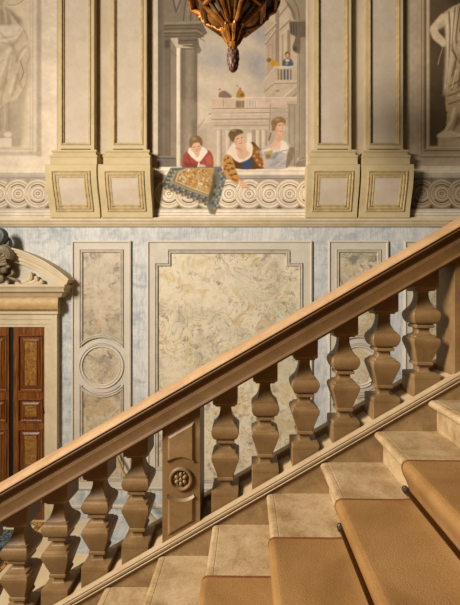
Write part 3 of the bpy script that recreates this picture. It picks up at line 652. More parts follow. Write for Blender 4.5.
c.poly([(178, 38), (198, 38), (199.4, 46), (201.4, 50), (199.8, 53.4), (196, 53), (195, 48), (184, 46), (178, 44)], (142, 126, 100), 1, .2, L); c.ell(199, 50.2, 2.4, 2.6, (162, 146, 116), 1, .2); c.line([(180, 41), (197, 40)], .9, (100, 88, 68), .8); c.line([(181, 44.8), (192, 44.4)], 1.1, (204, 186, 150), .9); c.line([(182, 49), (195, 49)], .7, (110, 96, 74), .7)
c.poly([(157.5, 156), (174.6, 156), (176.6, 160), (176.6, 168), (157.5, 168)], (150, 138, 116), 1, .2, L); c.line([(157, 158.5), (175.5, 158.5)], .8, (112, 100, 82), .9); c.line([(157, 156.4), (175, 156.4)], .8, (184, 170, 142))
# right arch and pier
c.poly([(284, -28), (306, -28), (306, 54), (297.4, 54), (297, 22), (294.6, 14), (290, 6), (284.5, 0)], (196, 176, 140), 1, .2, L); c.poly([(284.5, 0), (290, 5), (294.6, 13), (296.4, 20), (293.6, 20), (291, 11)], (128, 112, 88), .9, .5); c.line([(289, -6), (297, 6), (299.6, 20)], 1.2, (150, 132, 102), .8, .6, None, True)
c.rect(297, 50, 306, 158, (202, 184, 152), 1, .2, L, (1, 0, -.06)); c.line([(299.4, 52), (299.4, 156)], .7, (166, 148, 118), .8); c.rect(287.6, 104, 296.8, 166, (214, 196, 162), 1, .2, L); c.line([(289.4, 106), (289.4, 166)], .6, (170, 150, 120), .8); c.line([(294.6, 106), (294.6, 166)], .9, (172, 152, 124), .8); c.rect(286.4, 101.5, 297.4, 105.6, (196, 176, 142), 1, .2)
c.poly([(289, 21), (306, 20), (306, 37), (297, 38), (290, 33)], (140, 124, 100), 1, .1, L)
for x in (291, 293.4, 296): c.line([(x, 22), (x + .6, 35)], .8, (104, 92, 72), .8)
c.line([(289, 21.6), (306, 20.8)], .9, (186, 168, 136)); c.poly([(295.4, 37), (300, 36), (300, 52), (297, 53), (294, 51.4), (292.4, 47), (294.2, 42)], (146, 130, 104), 1, .2, L, True); c.ell(295, 48.6, 2.2, 2.6, (108, 94, 74), .9, .3)
c.poly([(270, 112), (286, 104), (287, 160), (266, 160), (269, 130)], (198, 180, 150), .9, .4); c.line([(270.6, 104), (268.6, 140)], .8, (164, 146, 116), .9)
c.poly([(296, 164), (300, 158), (306, 157), (306, 168), (296, 168)], (182, 166, 138), 1, .2, L); c.line([(299, 160.4), (306, 159.6)], .8, (220, 204, 172))
# the balcony itself
A = 'painted_balcony'
c.rect(153.5, 167, 306, 219.4, (200, 186, 158), 1, 0, A); c.rect(153.5, 177, 306, 209, (150, 138, 114), 1, .2); guilloche(c, [168.8, 188.8, 208.8, 228.9, 249, 269.3, 289.6, 309.6], 193.6)
c.rect(153.5, 167.4, 306, 178, (204, 190, 162), 1, 0); c.rect(153.5, 167.4, 306, 170.4, (220, 204, 174), 1, .1); c.line([(153.5, 171), (306, 171)], .6, (168, 152, 126)); c.rect(153.5, 171.4, 306, 174.6, (210, 196, 168), 1, .1); c.rect(153.5, 175, 306, 178.4, (152, 142, 126), 1, .3); c.line([(153.5, 178.6), (306, 178.6)], .6, (112, 100, 82)); feet(c, 153.5, 306); c.rect(306, -28, 308.5, 219.4, (206, 190, 160), 1, 0, 'painted_border#2')
for nm_, k_ in (('painted_portico', .78), ('painted_palace', .93), ('painted_balcony', 1.08)):
    c.img[c.ids == c.pid(nm_)] *= k_
# boy in red
P1 = 'painted_boy'
c.poly([(182.6, 160), (184, 154), (188.6, 150.4), (195, 152.6), (203, 149.4), (209.6, 151), (213, 157), (213.4, 166), (211, 168.8), (184, 168.6), (182.6, 165)], (150, 76, 58), 1, .2, P1, True); c.poly([(184, 162), (196, 164.6), (201, 168), (186, 168.6)], (124, 58, 46), .8, .8); c.poly([(204, 158), (211, 154), (212.6, 164), (203, 166)], (172, 98, 78), .8, .8); c.line([(188, 156), (191, 164)], 1, (112, 50, 44), .7, .8); c.line([(203, 156), (206, 164)], .9, (120, 56, 48), .7, .8)
c.poly([(187.6, 152), (190.4, 147.2), (196, 154), (202, 147), (207.6, 151), (204.6, 156), (200.6, 161), (197.6, 161.6), (191.6, 157)], (228, 212, 184), 1, .2, P1, True); c.poly([(193, 151), (200, 151), (199, 156.6), (196.6, 158)], (206, 164, 130), 1, .3); c.ell(195.8, 146.6, 5.2, 6.2, (210, 168, 132), 1, .2, .1, P1); c.poly([(189.4, 147), (189.2, 140), (192.6, 136.4), (198.6, 136), (202, 139.6), (202.4, 145), (200.6, 145.6), (199, 142.6), (193.6, 143.4), (191.4, 147.6)], (124, 98, 62), 1, .3, P1, True); c.ell(194, 138.6, 2.4, 1.5, (160, 132, 88), .8, .5)
c.line([(193, 147.2), (195, 147)], .6, (110, 74, 52), .9); c.line([(197.8, 146.6), (199.4, 146.2)], .6, (110, 74, 52), .9); c.line([(196.6, 148.6), (197, 150)], .6, (168, 116, 88), .9); c.line([(195.4, 151.2), (198, 151)], .6, (164, 84, 70), .9); c.ell(199.6, 149.4, 1.2, 2, (180, 130, 100), .6, .6)
c.ell(202, 166.6, 4.4, 2.2, (216, 176, 140), 1, .2, .25, P1); c.line([(199, 163), (198, 167)], 1.6, (226, 212, 186), .9)
# carpet thrown over the balcony
K = 'painted_carpet'
c.poly([(170.6, 167.6), (221, 166.6), (226.6, 176.4), (219.8, 200), (215.2, 214.8), (210, 214), (206.6, 205.6), (185, 197), (160.8, 187.6)], (126, 118, 94), 1, .15, K)
c.poly([(168, 174), (171.6, 168.4), (220, 167.4), (225, 176.6), (218, 199), (214, 209), (206.6, 203), (184, 193.6), (163, 184.6)], (92, 100, 94), 1, .2)
c.poly([(173.6, 171.6), (186, 168.4), (215, 168.4), (212, 190), (209, 197.6), (186, 189.6), (169.6, 182.6)], (160, 136, 92), 1, .2); c.poly([(176.4, 172.6), (186, 169), (214, 168.6), (211, 188.6), (208, 194.6), (188, 187.8), (173.2, 181.4)], (98, 106, 98), 1, .2)
c.poly([(178, 172.4), (186, 168.6), (215, 168.2), (212, 188.6), (208.6, 194.4), (189, 187.4), (175, 181.4)], (206, 188, 150), 1, .2); c.poly([(179, 172.6), (187, 168.9), (214.4, 168.4), (211.4, 187.8), (208.2, 193.2), (189.4, 186.4), (176.2, 181)], (176, 136, 72), 1, .2)
rr = random.Random(5)
FM = c.mask([(180, 173), (187, 169.4), (213.6, 169), (210.6, 187), (208, 191.6), (190, 185.4), (178, 180.6)])
for i in range(300):
    u, v = rr.random(), rr.random(); x = 177 + 36 * u; y = 169 + (12 + 13 * u) * v
    if FM[min(c.Hh - 1, int((y - c.y0) * c.sc)), min(c.W - 1, int((x - c.x0) * c.sc))] > .5:
        c.ell(x, y, .5 + rr.random() * .9, .4 + rr.random() * .6, [(220, 204, 172), (160, 156, 146), (140, 96, 46), (196, 154, 84)][rr.randrange(4)], .85, .2, rr.random() * 3)
def along(p, n, col, rx=.9, ry=.7, a=.9):
    L_ = [math.dist(q, w) for q, w in zip(p, p[1:])]; T = sum(L_)
    for i in range(n):
        d = T * (i + .5) / n
        for (q, w), l in zip(zip(p, p[1:]), L_):
            if d <= l: c.ell(q[0] + (w[0] - q[0]) * d / l, q[1] + (w[1] - q[1]) * d / l, rx, ry, col[i % len(col)], a, .15, rr.random() * 3); break
            d -= l
along([(171.5, 170), (165.4, 184.8)], 8, [(196, 160, 96), (52, 70, 78)], 1.1, .8); along([(175.4, 170.4), (168, 183)], 7, [(206, 194, 168), (60, 76, 84)], .8, .6)
along([(166, 186), (186, 194.8), (208, 202.6)], 22, [(196, 156, 84), (48, 64, 72), (150, 90, 70)], 1.0, .8); along([(170, 184), (187, 191.6), (209, 199)], 18, [(206, 192, 164), (56, 72, 80), (186, 140, 110)], .9, .7)
along([(160.6, 187), (185, 196.6), (206, 205)], 24, [(190, 160, 96), (226, 212, 182), (96, 80, 54)], .8, .9)
c.poly([(214, 168), (221, 167), (226, 176.6), (219, 199), (215, 213.6), (211, 211), (209, 196), (212, 186)], (112, 112, 96), .9, .5); c.poly([(213, 172), (216.6, 178), (213.4, 197), (210, 204), (208.6, 196), (212, 184)], (92, 76, 44), .85, 1.0)
along([(218, 169), (222, 178), (217, 196), (214, 210)], 14, [(64, 84, 96), (180, 152, 100), (150, 160, 160)], 1.2, .9); along([(221.6, 170), (224.6, 178), (219.4, 196), (216, 210)], 14, [(206, 186, 150), (150, 96, 84), (80, 92, 96)], .9, .9); along([(215.6, 184), (212.6, 205)], 5, [(44, 56, 66), (150, 132, 90)], .9, 1.4)
# woman in the patterned sleeve
P2 = 'painted_leaning_woman'
c.poly([(244, 152), (252, 142), (258, 147), (266, 156), (269, 164), (266, 168.4), (236, 168.6), (226, 160), (230, 154)], (96, 64, 36), 1, .2, P2, True); c.poly([(252, 145), (258, 148), (265, 156), (269, 164), (262, 168), (254, 160)], (150, 100, 46), .9, .6, P2, True); c.poly([(242, 163), (249, 158), (253, 163), (250, 168.6), (242, 168.6)], (66, 78, 96), 1, .2, P2, True)
c.poly([(230, 146.6), (234, 143), (241, 152), (246, 143), (252, 144), (252.6, 152), (250, 158), (241, 162.4), (236, 161), (229.6, 156), (226.6, 155)], (228, 210, 180), 1, .2, P2, True); c.poly([(235, 142), (244.6, 142), (246.6, 150), (250, 153), (246, 158), (239.6, 159), (236.6, 152)], (216, 176, 138), 1, .3, P2, True); c.poly([(237, 148), (243, 150), (241, 154)], (186, 142, 108), .7, .8)
c.ell(239, 139.8, 5.0, 6.4, (214, 172, 136), 1, .2, -.25, P2); c.poly([(231.2, 140.6), (228.4, 135), (231, 130.6), (236, 129), (241.6, 130), (243.2, 133), (239, 134.6), (235.6, 137), (234, 141), (232.6, 142)], (112, 88, 58), 1, .3, P2, True); c.line([(229.6, 134), (236, 131), (242.4, 131.6)], .9, (78, 62, 44), .8, .5); c.ell(234, 130.6, 2.6, 1.2, (150, 126, 84), .8, .4)
c.line([(236.4, 139), (238.6, 138.4)], .6, (100, 66, 46), .9); c.line([(241, 137.8), (242.6, 137.6)], .6, (100, 66, 46), .9); c.line([(241, 139.6), (241.8, 141.6)], .6, (172, 122, 92), .9); c.line([(239.4, 143.4), (242, 143)], .7, (170, 86, 74), .9); c.ell(236, 142, 1.4, 2.2, (190, 138, 106), .6, .7); c.line([(235.4, 147.4), (241, 149.6)], .5, (150, 116, 84), .7)
c.poly([(223, 158), (226, 154.6), (231, 156), (234.6, 163), (236, 170), (239.6, 178), (240.6, 182), (236.6, 184), (228, 178), (224, 172), (222.6, 164)], (186, 142, 74), 1, .2, P2, True)
for x, y in ((225, 160), (228, 158), (226, 166), (230, 163), (228.6, 171), (232.6, 168), (231.6, 175.6), (235.4, 174), (235.6, 180), (233, 179), (224.6, 169)): c.ell(x, y, 1.5, 1.0, (138, 58, 50), .85, .25, x)
for p in ([(227, 163), (233, 164)], [(226, 169.4), (234, 169)], [(229, 175), (236, 174)], [(233, 159), (236, 168)]): c.line(p, 1.1, (96, 62, 34), .7, .7)
for x, y in ((257, 152), (261, 156), (264, 162), (257, 160), (260, 165), (254, 156)): c.ell(x, y, 1.5, 1.1, (206, 160, 84), .85, .3, x)
for x, y in ((259, 159), (262, 164), (256, 165)): c.ell(x, y, 1.2, 1.0, (134, 54, 46), .85, .3, x)
c.poly([(238.6, 181.6), (242.6, 181), (247, 184.6), (249.6, 187.2), (247.6, 189), (243, 187.6), (239.4, 185)], (214, 170, 134), 1, .2, P2, True); c.line([(240, 180.6), (238.6, 185)], 1.0, (222, 206, 176), .9); c.line([(245, 187.6), (248.4, 187.6)], .5, (146, 100, 76), .8)
c.ell(266, 166.6, 3.2, 2.0, (212, 168, 132), 1, .2, .2, P2)
# woman in pale blue
P3 = 'painted_upright_woman'
c.poly([(259, 152), (266, 146), (284, 141), (290, 145), (293.6, 150), (291.6, 158), (286, 168.4), (266, 168.4), (263, 160)], (186, 174, 156), 1, .2, P3, True); c.poly([(290, 146.6), (294.4, 149), (292, 160), (286, 168), (287, 156)], (134, 112, 84), .9, .4, P3, True); c.poly([(266, 150), (271.4, 144), (276, 138), (283, 138), (284, 146), (281, 151), (270, 151)], (222, 182, 146), 1, .2, P3, True); c.poly([(281, 140), (286, 142), (289, 148), (286, 154), (280, 151)], (226, 214, 188), .9, .5)
c.poly([(262, 150), (270, 148.4), (281, 151), (278, 154.6), (263, 153)], (220, 206, 180), .9, .4); c.poly([(264, 152), (272.6, 150), (273, 159), (266, 160)], (176, 154, 98), 1, .3); c.poly([(265.6, 154.6), (270.6, 154), (270.6, 158), (266, 158.6)], (132, 112, 84), .9, .3); c.poly([(273, 153), (280, 151), (276, 158), (272, 162)], (140, 146, 146), .9, .5)
c.poly([(268, 163), (278, 158), (286, 158), (284, 166.6), (270, 168)], (166, 162, 154), .9, .6); c.line([(274, 158), (282, 151), (288, 150)], .8, (128, 134, 142), .8, .6); c.line([(270, 166), (278, 162), (285, 164)], .8, (126, 132, 142), .8, .6); c.line([(276, 166.6), (286, 158)], .8, (214, 206, 190), .7, .6); c.line([(259, 150), (262, 156)], 1.4, (132, 146, 150), .8, .6)
c.poly([(276, 134), (282.4, 132), (283, 139), (278, 142.6), (275, 139)], (208, 166, 130), 1, .2, P3); c.ell(279.6, 127.6, 4.9, 6.6, (216, 174, 138), 1, .2, .32, P3); c.poly([(272, 128), (271.4, 121.6), (276, 117.4), (282, 117), (285.6, 120.4), (285.4, 124), (281.6, 122.4), (277.6, 123.6), (275.4, 129), (274.4, 131), (271.8, 130.6)], (142, 112, 68), 1, .3, P3, True); c.ell(277, 119.6, 2.8, 1.4, (176, 146, 96), .8, .5); c.line([(271, 133), (269, 140)], 1.4, (132, 102, 64), .9, .5, P3)
c.line([(278.6, 125.4), (280.8, 125)], .6, (92, 62, 44), .9); c.line([(282.6, 124.8), (284, 125)], .6, (92, 62, 44), .9); c.line([(282.2, 126.6), (282.6, 129)], .6, (172, 122, 92), .9); c.line([(279.8, 131), (282.4, 131.2)], .7, (164, 82, 70), .9); c.ell(276.6, 130, 1.4, 2.2, (186, 134, 102), .6, .7)
c.grain(.035)
r = thing('balcony_fresco', (wx(231, YW), YW - .004, yz(219.4)), 'large painting of three people leaning over a balcony with carpet', 'fresco'); c.build(r, 'painted_border', YW - .004)

# ------------------------------------------------------------------ the wooden door and its stone surround
DCX = -24.0; DC = wx(DCX, YW)
zdt = wz(327, YW - .044); xr = wx(44.4, YW - .044); hw = xr - DC; xo = wx(57.0, YW - .080) - DC
door = struct(thing('door_1', (DC, YW, 0)))
m = MB(); m.box(DC - hw - .02, DC + hw + .02, YW - .012, YW + .01, 0, zdt + .02); m.build('gap_shade', M['black'], door)  # black sheet behind the leaves, painting the shade in their gaps
path = [(DC - hw, -.2), (DC + hw, -.2), (DC + hw, zdt), (DC - hw, zdt)]
# architrave: up one side, over and down the other
fw = xo - hw
def portal(prof, za=0.0):
    vs = []; fs = []
    for e, h in prof:
        for (x, z) in ((DC - hw - e, za), (DC - hw - e, zdt + e), (DC + hw + e, zdt + e), (DC + hw + e, za)): vs.append((x, YW - h, z))
    for j in range(len(prof) - 1):
        for i in range(3): fs.append((j * 4 + i, j * 4 + i + 1, (j + 1) * 4 + i + 1, (j + 1) * 4 + i))
    return vs, fs
m = MB(); m.add(*portal([(-.002, 0), (0, .042), (.035, .044), (.042, .052), (.105, .054), (.112, .064), (.130, .070), (.150, .074), (fw - .03, .074), (fw - .02, .080), (fw, .080), (fw, 0)])); m.build('architrave', M['doorstone'], door)
zf0, zf1 = wz(311.2, YW - .16), wz(297, YW - .16)
hwf = wx(58.5, YW - .15) - DC
m = MB(); m.box(DC - hwf + .04, DC + hwf - .04, YW - .10, YW, zdt + fw - .01, zf1 + .02); m.build('frieze_back', M['doorstone'], door)
# pulvinated frieze with a rounded end
pr = [(0, zf0), (.11, zf0), (.15, zf0 + .03), (.168, zf0 + .07), (.172, (zf0 + zf1) / 2), (.168, zf1 - .06), (.15, zf1 - .025), (.11, zf1), (0, zf1)]
vs = []; fs = []; ends = [(YW - h, z) for h, z in pr]
m = MB(); vs = []
for e, sx in ((0, -1), (1, 1)):
    for h, z in pr: vs.append((DC + sx * (hwf - .06 + h * .35), YW - h, z))
n = len(pr); fs = [(i, i + 1, n + i + 1, n + i) for i in range(n - 1)] + [tuple(range(n)), tuple(range(n, 2 * n))]
m.add(vs, fs); m.build('cushion_frieze', M['frieze'], door)
# cornice
ycor = YW - .26
zc = [wz(y, ycor) for y in (297.4, 295.6, 292.4, 291.6, 288, 286.6, 284.4)]
hc = wx(64.5, ycor) - DC
pr = [(-.13, zc[0], .12), (-.10, zc[1], .15), (-.075, zc[2], .18), (-.03, zc[3], .22), (-.02, zc[4], .24), (0, zc[5], .26), (0, zc[6], .26)]
vs = []
for e, z, d in pr: vs += [(DC - hc - e, YW, z), (DC - hc - e, YW - d, z), (DC + hc + e, YW - d, z), (DC + hc + e, YW, z)]
fs = [(j * 4 + i, j * 4 + i + 1, (j + 1) * 4 + i + 1, (j + 1) * 4 + i) for j in range(len(pr) - 1) for i in range(3)] + [(0, 1, 2, 3), (24, 25, 26, 27)]
m = MB(); m.add(vs, fs); cor = m.build('cornice', M['doorstone'], door)
# segmental pediment, open in the middle
R = 137.0 / F * (YW - .22); zcn = wz(380.0, YW - .22); DCp = wx(-24.0, YW - .22)
zfloor = zc[6]
def arc_band(m, prof, a0, a1, n=28):
    vs = []; k = len(prof); fs = []
    for i in range(n + 1):
        a = a0 + (a1 - a0) * i / n
        for dr, d in prof: vs.append((DCp + (R + dr) * math.sin(a), YW - d, zcn + (R + dr) * math.cos(a)))
    for i in range(n):
        for j in range(k - 1): fs.append((i * k + j, i * k + j + 1, (i + 1) * k + j + 1, (i + 1) * k + j))
    fs += [tuple(range(k)), tuple(range(n * k, (n + 1) * k))]; m.add(vs, fs)
amax = math.asin((wx(70, YW - .22) - DCp) / R); amin = math.asin((wx(5, YW - .22) - DCp) / R)
pp = [(0, .0), (0, .22), (-.022, .225), (-.030, .205), (-.055, .200), (-.062, .180), (-.095, .170), (-.105, .150), (-.150, .145), (-.158, .120), (-.20, .115), (-.205, 0)]
for sg in (-1, 1):
    ped = MB(); arc_band(ped, pp, sg * amin, sg * (amax - .012)); ped.build('pediment_arch', M['doorstone'], door)
# tympanum behind the arch
ty = []
for i in range(41):
    a = -amax + .06 + (2 * amax - .12) * i / 40; ty.append((DCp + (R - .1) * math.sin(a), zcn + (R - .1) * math.cos(a)))
ty = [p for p in ty if p[1] > zfloor] ; ty += [(ty[-1][0], zfloor - .01), (ty[0][0], zfloor - .01)]
m = MB(); m.prism_y(ty, YW - .05, YW); m.build('tympanum', M['tymp'], door)
# palm leaves and volutes carved in the tympanum
def PX(x, y, d=.1): return (wx(x, YW - d), YW - d, wz(y, YW - d))
for sg in (-1, 1):
    for k, (xa, ya, xb, yb, xc, yc) in enumerate(((16, 284, 30, 280, 31, 272), (24, 284, 36, 282, 36, 276), (31, 284, 41, 283.4, 41.5, 279.4))):
        pts = smooth_curve([PX(xa, ya), PX(xb, yb), PX(xc, yc)], 6)
        if sg < 0: pts = [(2 * DCp - p[0], p[1], p[2]) for p in pts]
        n = len(pts); leaf = MB(); leaf.tube(pts, [.012 + .030 * math.sin(PI * (.15 + .8 * i / (n - 1))) for i in range(n)], 8); leaf.build('carved_leaf', M['doorstone'], door)
    pts = []
    for i in range(34):
        a = i / 33 * 3.2 * PI; r = 4.6 * (1 - .75 * i / 33); p = PX(10 - r * math.cos(a) * .9, 272 - r * math.sin(a), .13); pts.append(p if sg > 0 else (2 * DCp - p[0], p[1], p[2]))
    q = smooth_curve([PX(22, 283, .12), PX(16, 280, .12), PX(6, 276, .12), PX(5.2, 272, .13)], 5); q = q if sg > 0 else [(2 * DCp - p[0], p[1], p[2]) for p in q]
    vol = MB(); vol.tube(q + pts, .020, 8); vol.build('volute', M['sculpt'], door)
# folding leaves, four in all
lw = 2 * hw / 4
yl = YW - .030
def raised(m, r_, prof, y): m.frame(r_, prof, onwall(y), cap=True)
for k in range(4):
    xa, xb = DC - hw + k * lw, DC - hw + (k + 1) * lw
    ga, gb = xa + (.055 if k % 2 else .002), xb - (.002 if k % 2 else .012)
    st = .065
    zs = [(yz(391.5), yz(334.5)), (yz(422), yz(398)), (.24, yz(428)), ]
    L_ = MB(); x0, x1 = ga, gb
    # stiles and rails around three openings
    L_.box(x0, x0 + st, yl, YW - .012, .01, zdt); L_.box(x1 - st * .35, x1, yl, YW - .012, .01, zdt)
    zr = [(.01, zs[2][0]), (zs[2][1], zs[1][0]), (zs[1][1], zs[0][0]), (zs[0][1], zdt)]
    for za, zb in zr: L_.box(x0 + st, x1 - st * .35, yl, YW - .012, za, zb)
    lf = L_.build('door_leaf', M['wood'], door)
    for za, zb in zs:
        q = rect(x0 + st, x1 - st * .35, za, zb)
        pm = MB(); pm.frame(q, [(0, .0), (.006, .014), (.020, .014), (.028, -.012), (.036, -.017), (.050, -.017), (.056, -.010)], onwall(yl)); pm.build('panel_moulding', M['wood'], lf)
        pq = MB(); s_ = .052
        pq.frame(offset(q, s_), [(0, -.017), (.004, -.014), (.034, .000), (.036, .008), (.042, .010), (.048, .002), (.052, .002)], onwall(yl)); pq.build('panel_bevel', M['wood'], lf)
        pb = MB(); pb.frame(offset(q, s_ + .0515), [(0, .000), (.002, .0022)], onwall(yl), cap=True); pb.build('burl_panel', M['burl'], lf)
    if k == 1 or k == 3:
        h_ = MB(); hx = x1 - .012; hz = yz(410.3); h_.ball((hx, yl - .03, hz), .016); h_.tube([(hx, yl, hz), (hx, yl - .03, hz)], .007); h_.box(hx - .012, hx + .012, yl - .004, yl + .002, hz - .05, hz + .05); h_.build('door_knob', M['rod'], lf)

# sculpture on the pediment
root = thing('pediment_sculpture', (wx(-24, YW - .16), YW - .16, zfloor), 'dark carved cartouche with drapery standing in the open door pediment', 'sculpture')
yb_ = YW - .15
b = MB(); b.ball((wx(-24, yb_), yb_, wz(262, yb_)), (.40, .12, .36), 20, 14); b.build('shield', M['sculpt'], root)
SX = lambda x, d, sg: wx(x, YW - d) if sg > 0 else 2 * wx(-24, YW - d) - wx(x, YW - d)
for sg in (-1, 1):
    def cv(q, d): return smooth_curve([(SX(x, d, sg), YW - d, wz(y, YW - d)) for x, y in q], 6)
    b = MB(); pts = cv([(-14, 262), (-6, 257), (1, 251), (6, 250), (10, 254), (9, 259)], .20); n = len(pts)
    b.tube(pts, [.05 + .035 * math.sin(PI * i / (n - 1)) for i in range(n)], 10); dr = b.build('drapery', M['sculpt'], root)
    for f_ in range(4):
        b = MB(); b.tube(cv([(-12 + f_ * 3, 256 + f_ * 3), (-2 + 2.4 * f_, 258 + f_ * 2), (5 + f_ * .8, 255 + f_ * 2.6)], .23), .022, 8); b.build('drapery_fold', M['sculpt'], dr)
    b = MB(); pts = cv([(-10, 250), (-4, 246), (1, 241), (3.6, 236), (1, 231.6), (-3, 232)], .22); n = len(pts)
    b.tube(pts, [.085 - .035 * i / (n - 1) for i in range(n)], 10); b.build('wing_scroll', M['bronze_blue'], root)
    b = MB(); pts = cv([(-8, 254), (2, 249), (8, 246), (8.4, 241), (5.5, 238)], .17); n = len(pts)
    b.tube(pts, [.06 - .02 * i / (n - 1) for i in range(n)], 10); b.build('wing_scroll', M['bronze_blue'], root)
    for (x, y, r_) in ((-2, 272, .07), (4, 270, .05), (-9, 274, .07), (1, 279, .06), (8, 266, .035)):
        b = MB(); b.ball((SX(x, .2, sg), YW - .2, wz(y, YW - .2)), (r_, r_ * .8, r_), 10, 8); b.build('carved_fruit', M['sculpt'], root)

# rug in front of the door
xe = -2.985; ry0, ry1 = 3.6, 5.12; xl = 2 * DC - xe
root = thing('rug', ((xl + xe) / 2, (ry0 + ry1) / 2, 0), 'patterned rug with ochre border lying before the carved door', 'rug')
def rugmat(name, c1, c2, c3, sc):
    k = NT(name, 0.95, spec=0.03); v = k.coord(); n = k.noise(v, sc, 2, 0.5, 2.0); k.col(k.ramp(n, [(0.38, c1), (0.5, c2), (0.58, c3)])); return k.m
def ringxy(a, b, z, nm, mt):
    m = MB(); o = (xl + a, xe - a, ry0 + a, ry1 - a); i = (xl + b, xe - b, ry0 + b, ry1 - b); vs = []
    for q in (o, i):
        for zz_ in (0.001, z): vs += [(q[0], q[2], zz_), (q[1], q[2], zz_), (q[1], q[3], zz_), (q[0], q[3], zz_)]
    fs = []
    for k in range(4): fs += [(4 + k, 4 + (k + 1) % 4, 12 + (k + 1) % 4, 12 + k), (k, (k + 1) % 4, 4 + (k + 1) % 4, 4 + k)]
    m.add(vs, fs); m.build(nm, mt, root, 0)
ringxy(0, .07, .012, 'border', rugmat('rug_ochre', (70, 50, 30), (190, 130, 50), (206, 160, 84), 24))
ringxy(.07, .085, .0121, 'stripe', rugmat('rug_blue', (90, 104, 112), (120, 132, 138), (130, 140, 142), 30))
ringxy(.085, .17, .012, 'inner_border', rugmat('rug_cream', (214, 196, 160), (222, 206, 172), (226, 212, 182), 14))
m = MB(); m.box(xl + .17, xe - .17, ry0 + .17, ry1 - .17, .001, .0118); m.build('field', rugmat('rug_field', (30, 40, 50), (62, 72, 80), (120, 128, 122), 22), root, 0)

# slack rope by the wall
pts = smooth_curve([(wx(108, 5.1), 5.15, wz(441, 5.1)), (wx(117.4, 5.08), 5.08, wz(459.4, 5.08)), (wx(125.2, 5.04), 5.04, wz(476.3, 5.04)), (wx(138, 4.98), 4.98, wz(499, 4.98)), (wx(150, 4.92), 4.92, wz(514.8, 4.92)), (wx(161.5, 4.86), 4.86, wz(526.6, 4.86)), (wx(172, 4.82), 4.82, .03), (wx(186, 4.80), 4.80, .022)], 6)
root = thing('barrier_rope', (wx(180, 4.8), 4.8, 0), 'thin tan rope slung from the wall panel down to the floor', 'rope')
m = MB(); m.tube(pts, .022, 8); m.build('rope', M['rope'], root)
m = MB(); p = pts[0]; m.tube([(p[0], YW - .02, p[2] + .03), (p[0], 5.14, p[2] + .03), (p[0], 5.11, p[2] - .01), (p[0], 5.14, p[2] - .03)], .010, 8); m.ball((p[0], YW - .025, p[2] + .03), (.03, .012, .03)); m.build('hook', M['rod'], root)

# ------------------------------------------------------------------ staircase
YS = 1.90            # face of the string, at the foot of the balusters
YN = -1.25           # near end of the steps, behind the camera
root = thing('staircase', (X0, .4, 0), 'broad stone staircase rising to the right beneath the tan carpet', 'staircase')
K0, K1 = -13, 4
for k in range(K0, K1 + 1):
    xk, zk = X0 + DX * k, Z0 + DZ * k
    prof = [(xk + .048, zk - DZ - .004), (xk + .048, zk - .056), (xk + .040, zk - .050), (xk + .026, zk - .046)]
    for i in range(9):
        a = -PI / 2 - PI * i / 8; prof.append((xk + .021 + .021 * math.cos(a), zk - .021 + .021 * math.sin(a)))
    prof += [(xk + .036, zk), (xk + .0375, zk - .0015), (xk + .0405, zk - .0015), (xk + .042, zk), (xk + DX + .047, zk), (xk + DX + .047, zk - DZ - .004)]
    m = MB(); m.prism_y(prof, YN, YS - .001); m.build('step', M['tread'], root)
xa, xb = X0 + DX * K0 + .03, X0 + DX * (K1 + 1) + .029
m = MB(); m.prism_y([(xa, 0), (xb, 0), (xb, zn(xb) - DZ * 1.25), (xa, zn(xa) - DZ * 1.25)], YN, YS - .004); m.build('stair_body', M['string'], root)
m = MB(); m.prism_y([(xa - .2, 0), (xb, 0), (xb, zn(xb) + .046), (xa - .2, zn(xa - .2) + .046)], YS, 2.165); m.build('string_wall', M['string'], root)

# carpet held by rods
YC, YCN = 1.538, -1.0
def carpet_profile(ks, top):
    out = []
    for k in ks:
        xk, zk = X0 + DX * k, Z0 + DZ * k
        out += [(xk + .044 - top * .4, zk - DZ + .002 + top), (xk + .038 - top, zk - DZ + .045), (xk + .024 - top, zk - .085), (xk + .006 - top, zk - .046), (xk - .001 - top, zk - .020), (xk + .001 - top * .7, zk - .004 + top * .5), (xk + .012 - top * .3, zk + .001 + top * .9), (xk + .026, zk + .002 + top), (xk + .12, zk + .002 + top * .9)]
    return out
ks = range(-9, 4)
root = thing('stair_carpet', (X0, .3, Z0), 'tan carpet runner with rust edge covering the middle of the stairs', 'carpet')
def ribbon(top, bot, ya, yb, nm, mt):
    up = smooth_curve(carpet_profile(ks, top), 3); dn = smooth_curve(carpet_profile(ks, bot), 3); n = len(up); vs = []; fs = []
    for y in (ya, yb): vs += [(x, y, z) for x, z in up] + [(x, y, z) for x, z in dn]
    o = 2 * n
    for i in range(n - 1): fs += [(i, i + 1, o + i + 1, o + i), (n + i, o + n + i, o + n + i + 1, n + i + 1), (i, n + i, n + i + 1, i + 1), (o + i, o + i + 1, o + n + i + 1, o + n + i)]
    fs += [(0, o, o + n, n), (n - 1, 2 * n - 1, o + 2 * n - 1, o + n - 1)]
    m = MB(); m.add(vs, fs); return m.build(nm, mt, root, 50)
ribbon(.011, .0, YCN, YC - .011, 'pile', M['carpet']); ribbon(.012, .0, YC - .011, YC, 'edge_binding', M['binding'])
rodlab = {-1: 'dark bronze stair rod, the lower of the two on the carpet', 0: 'dark bronze stair rod, the upper of the two on the carpet'}
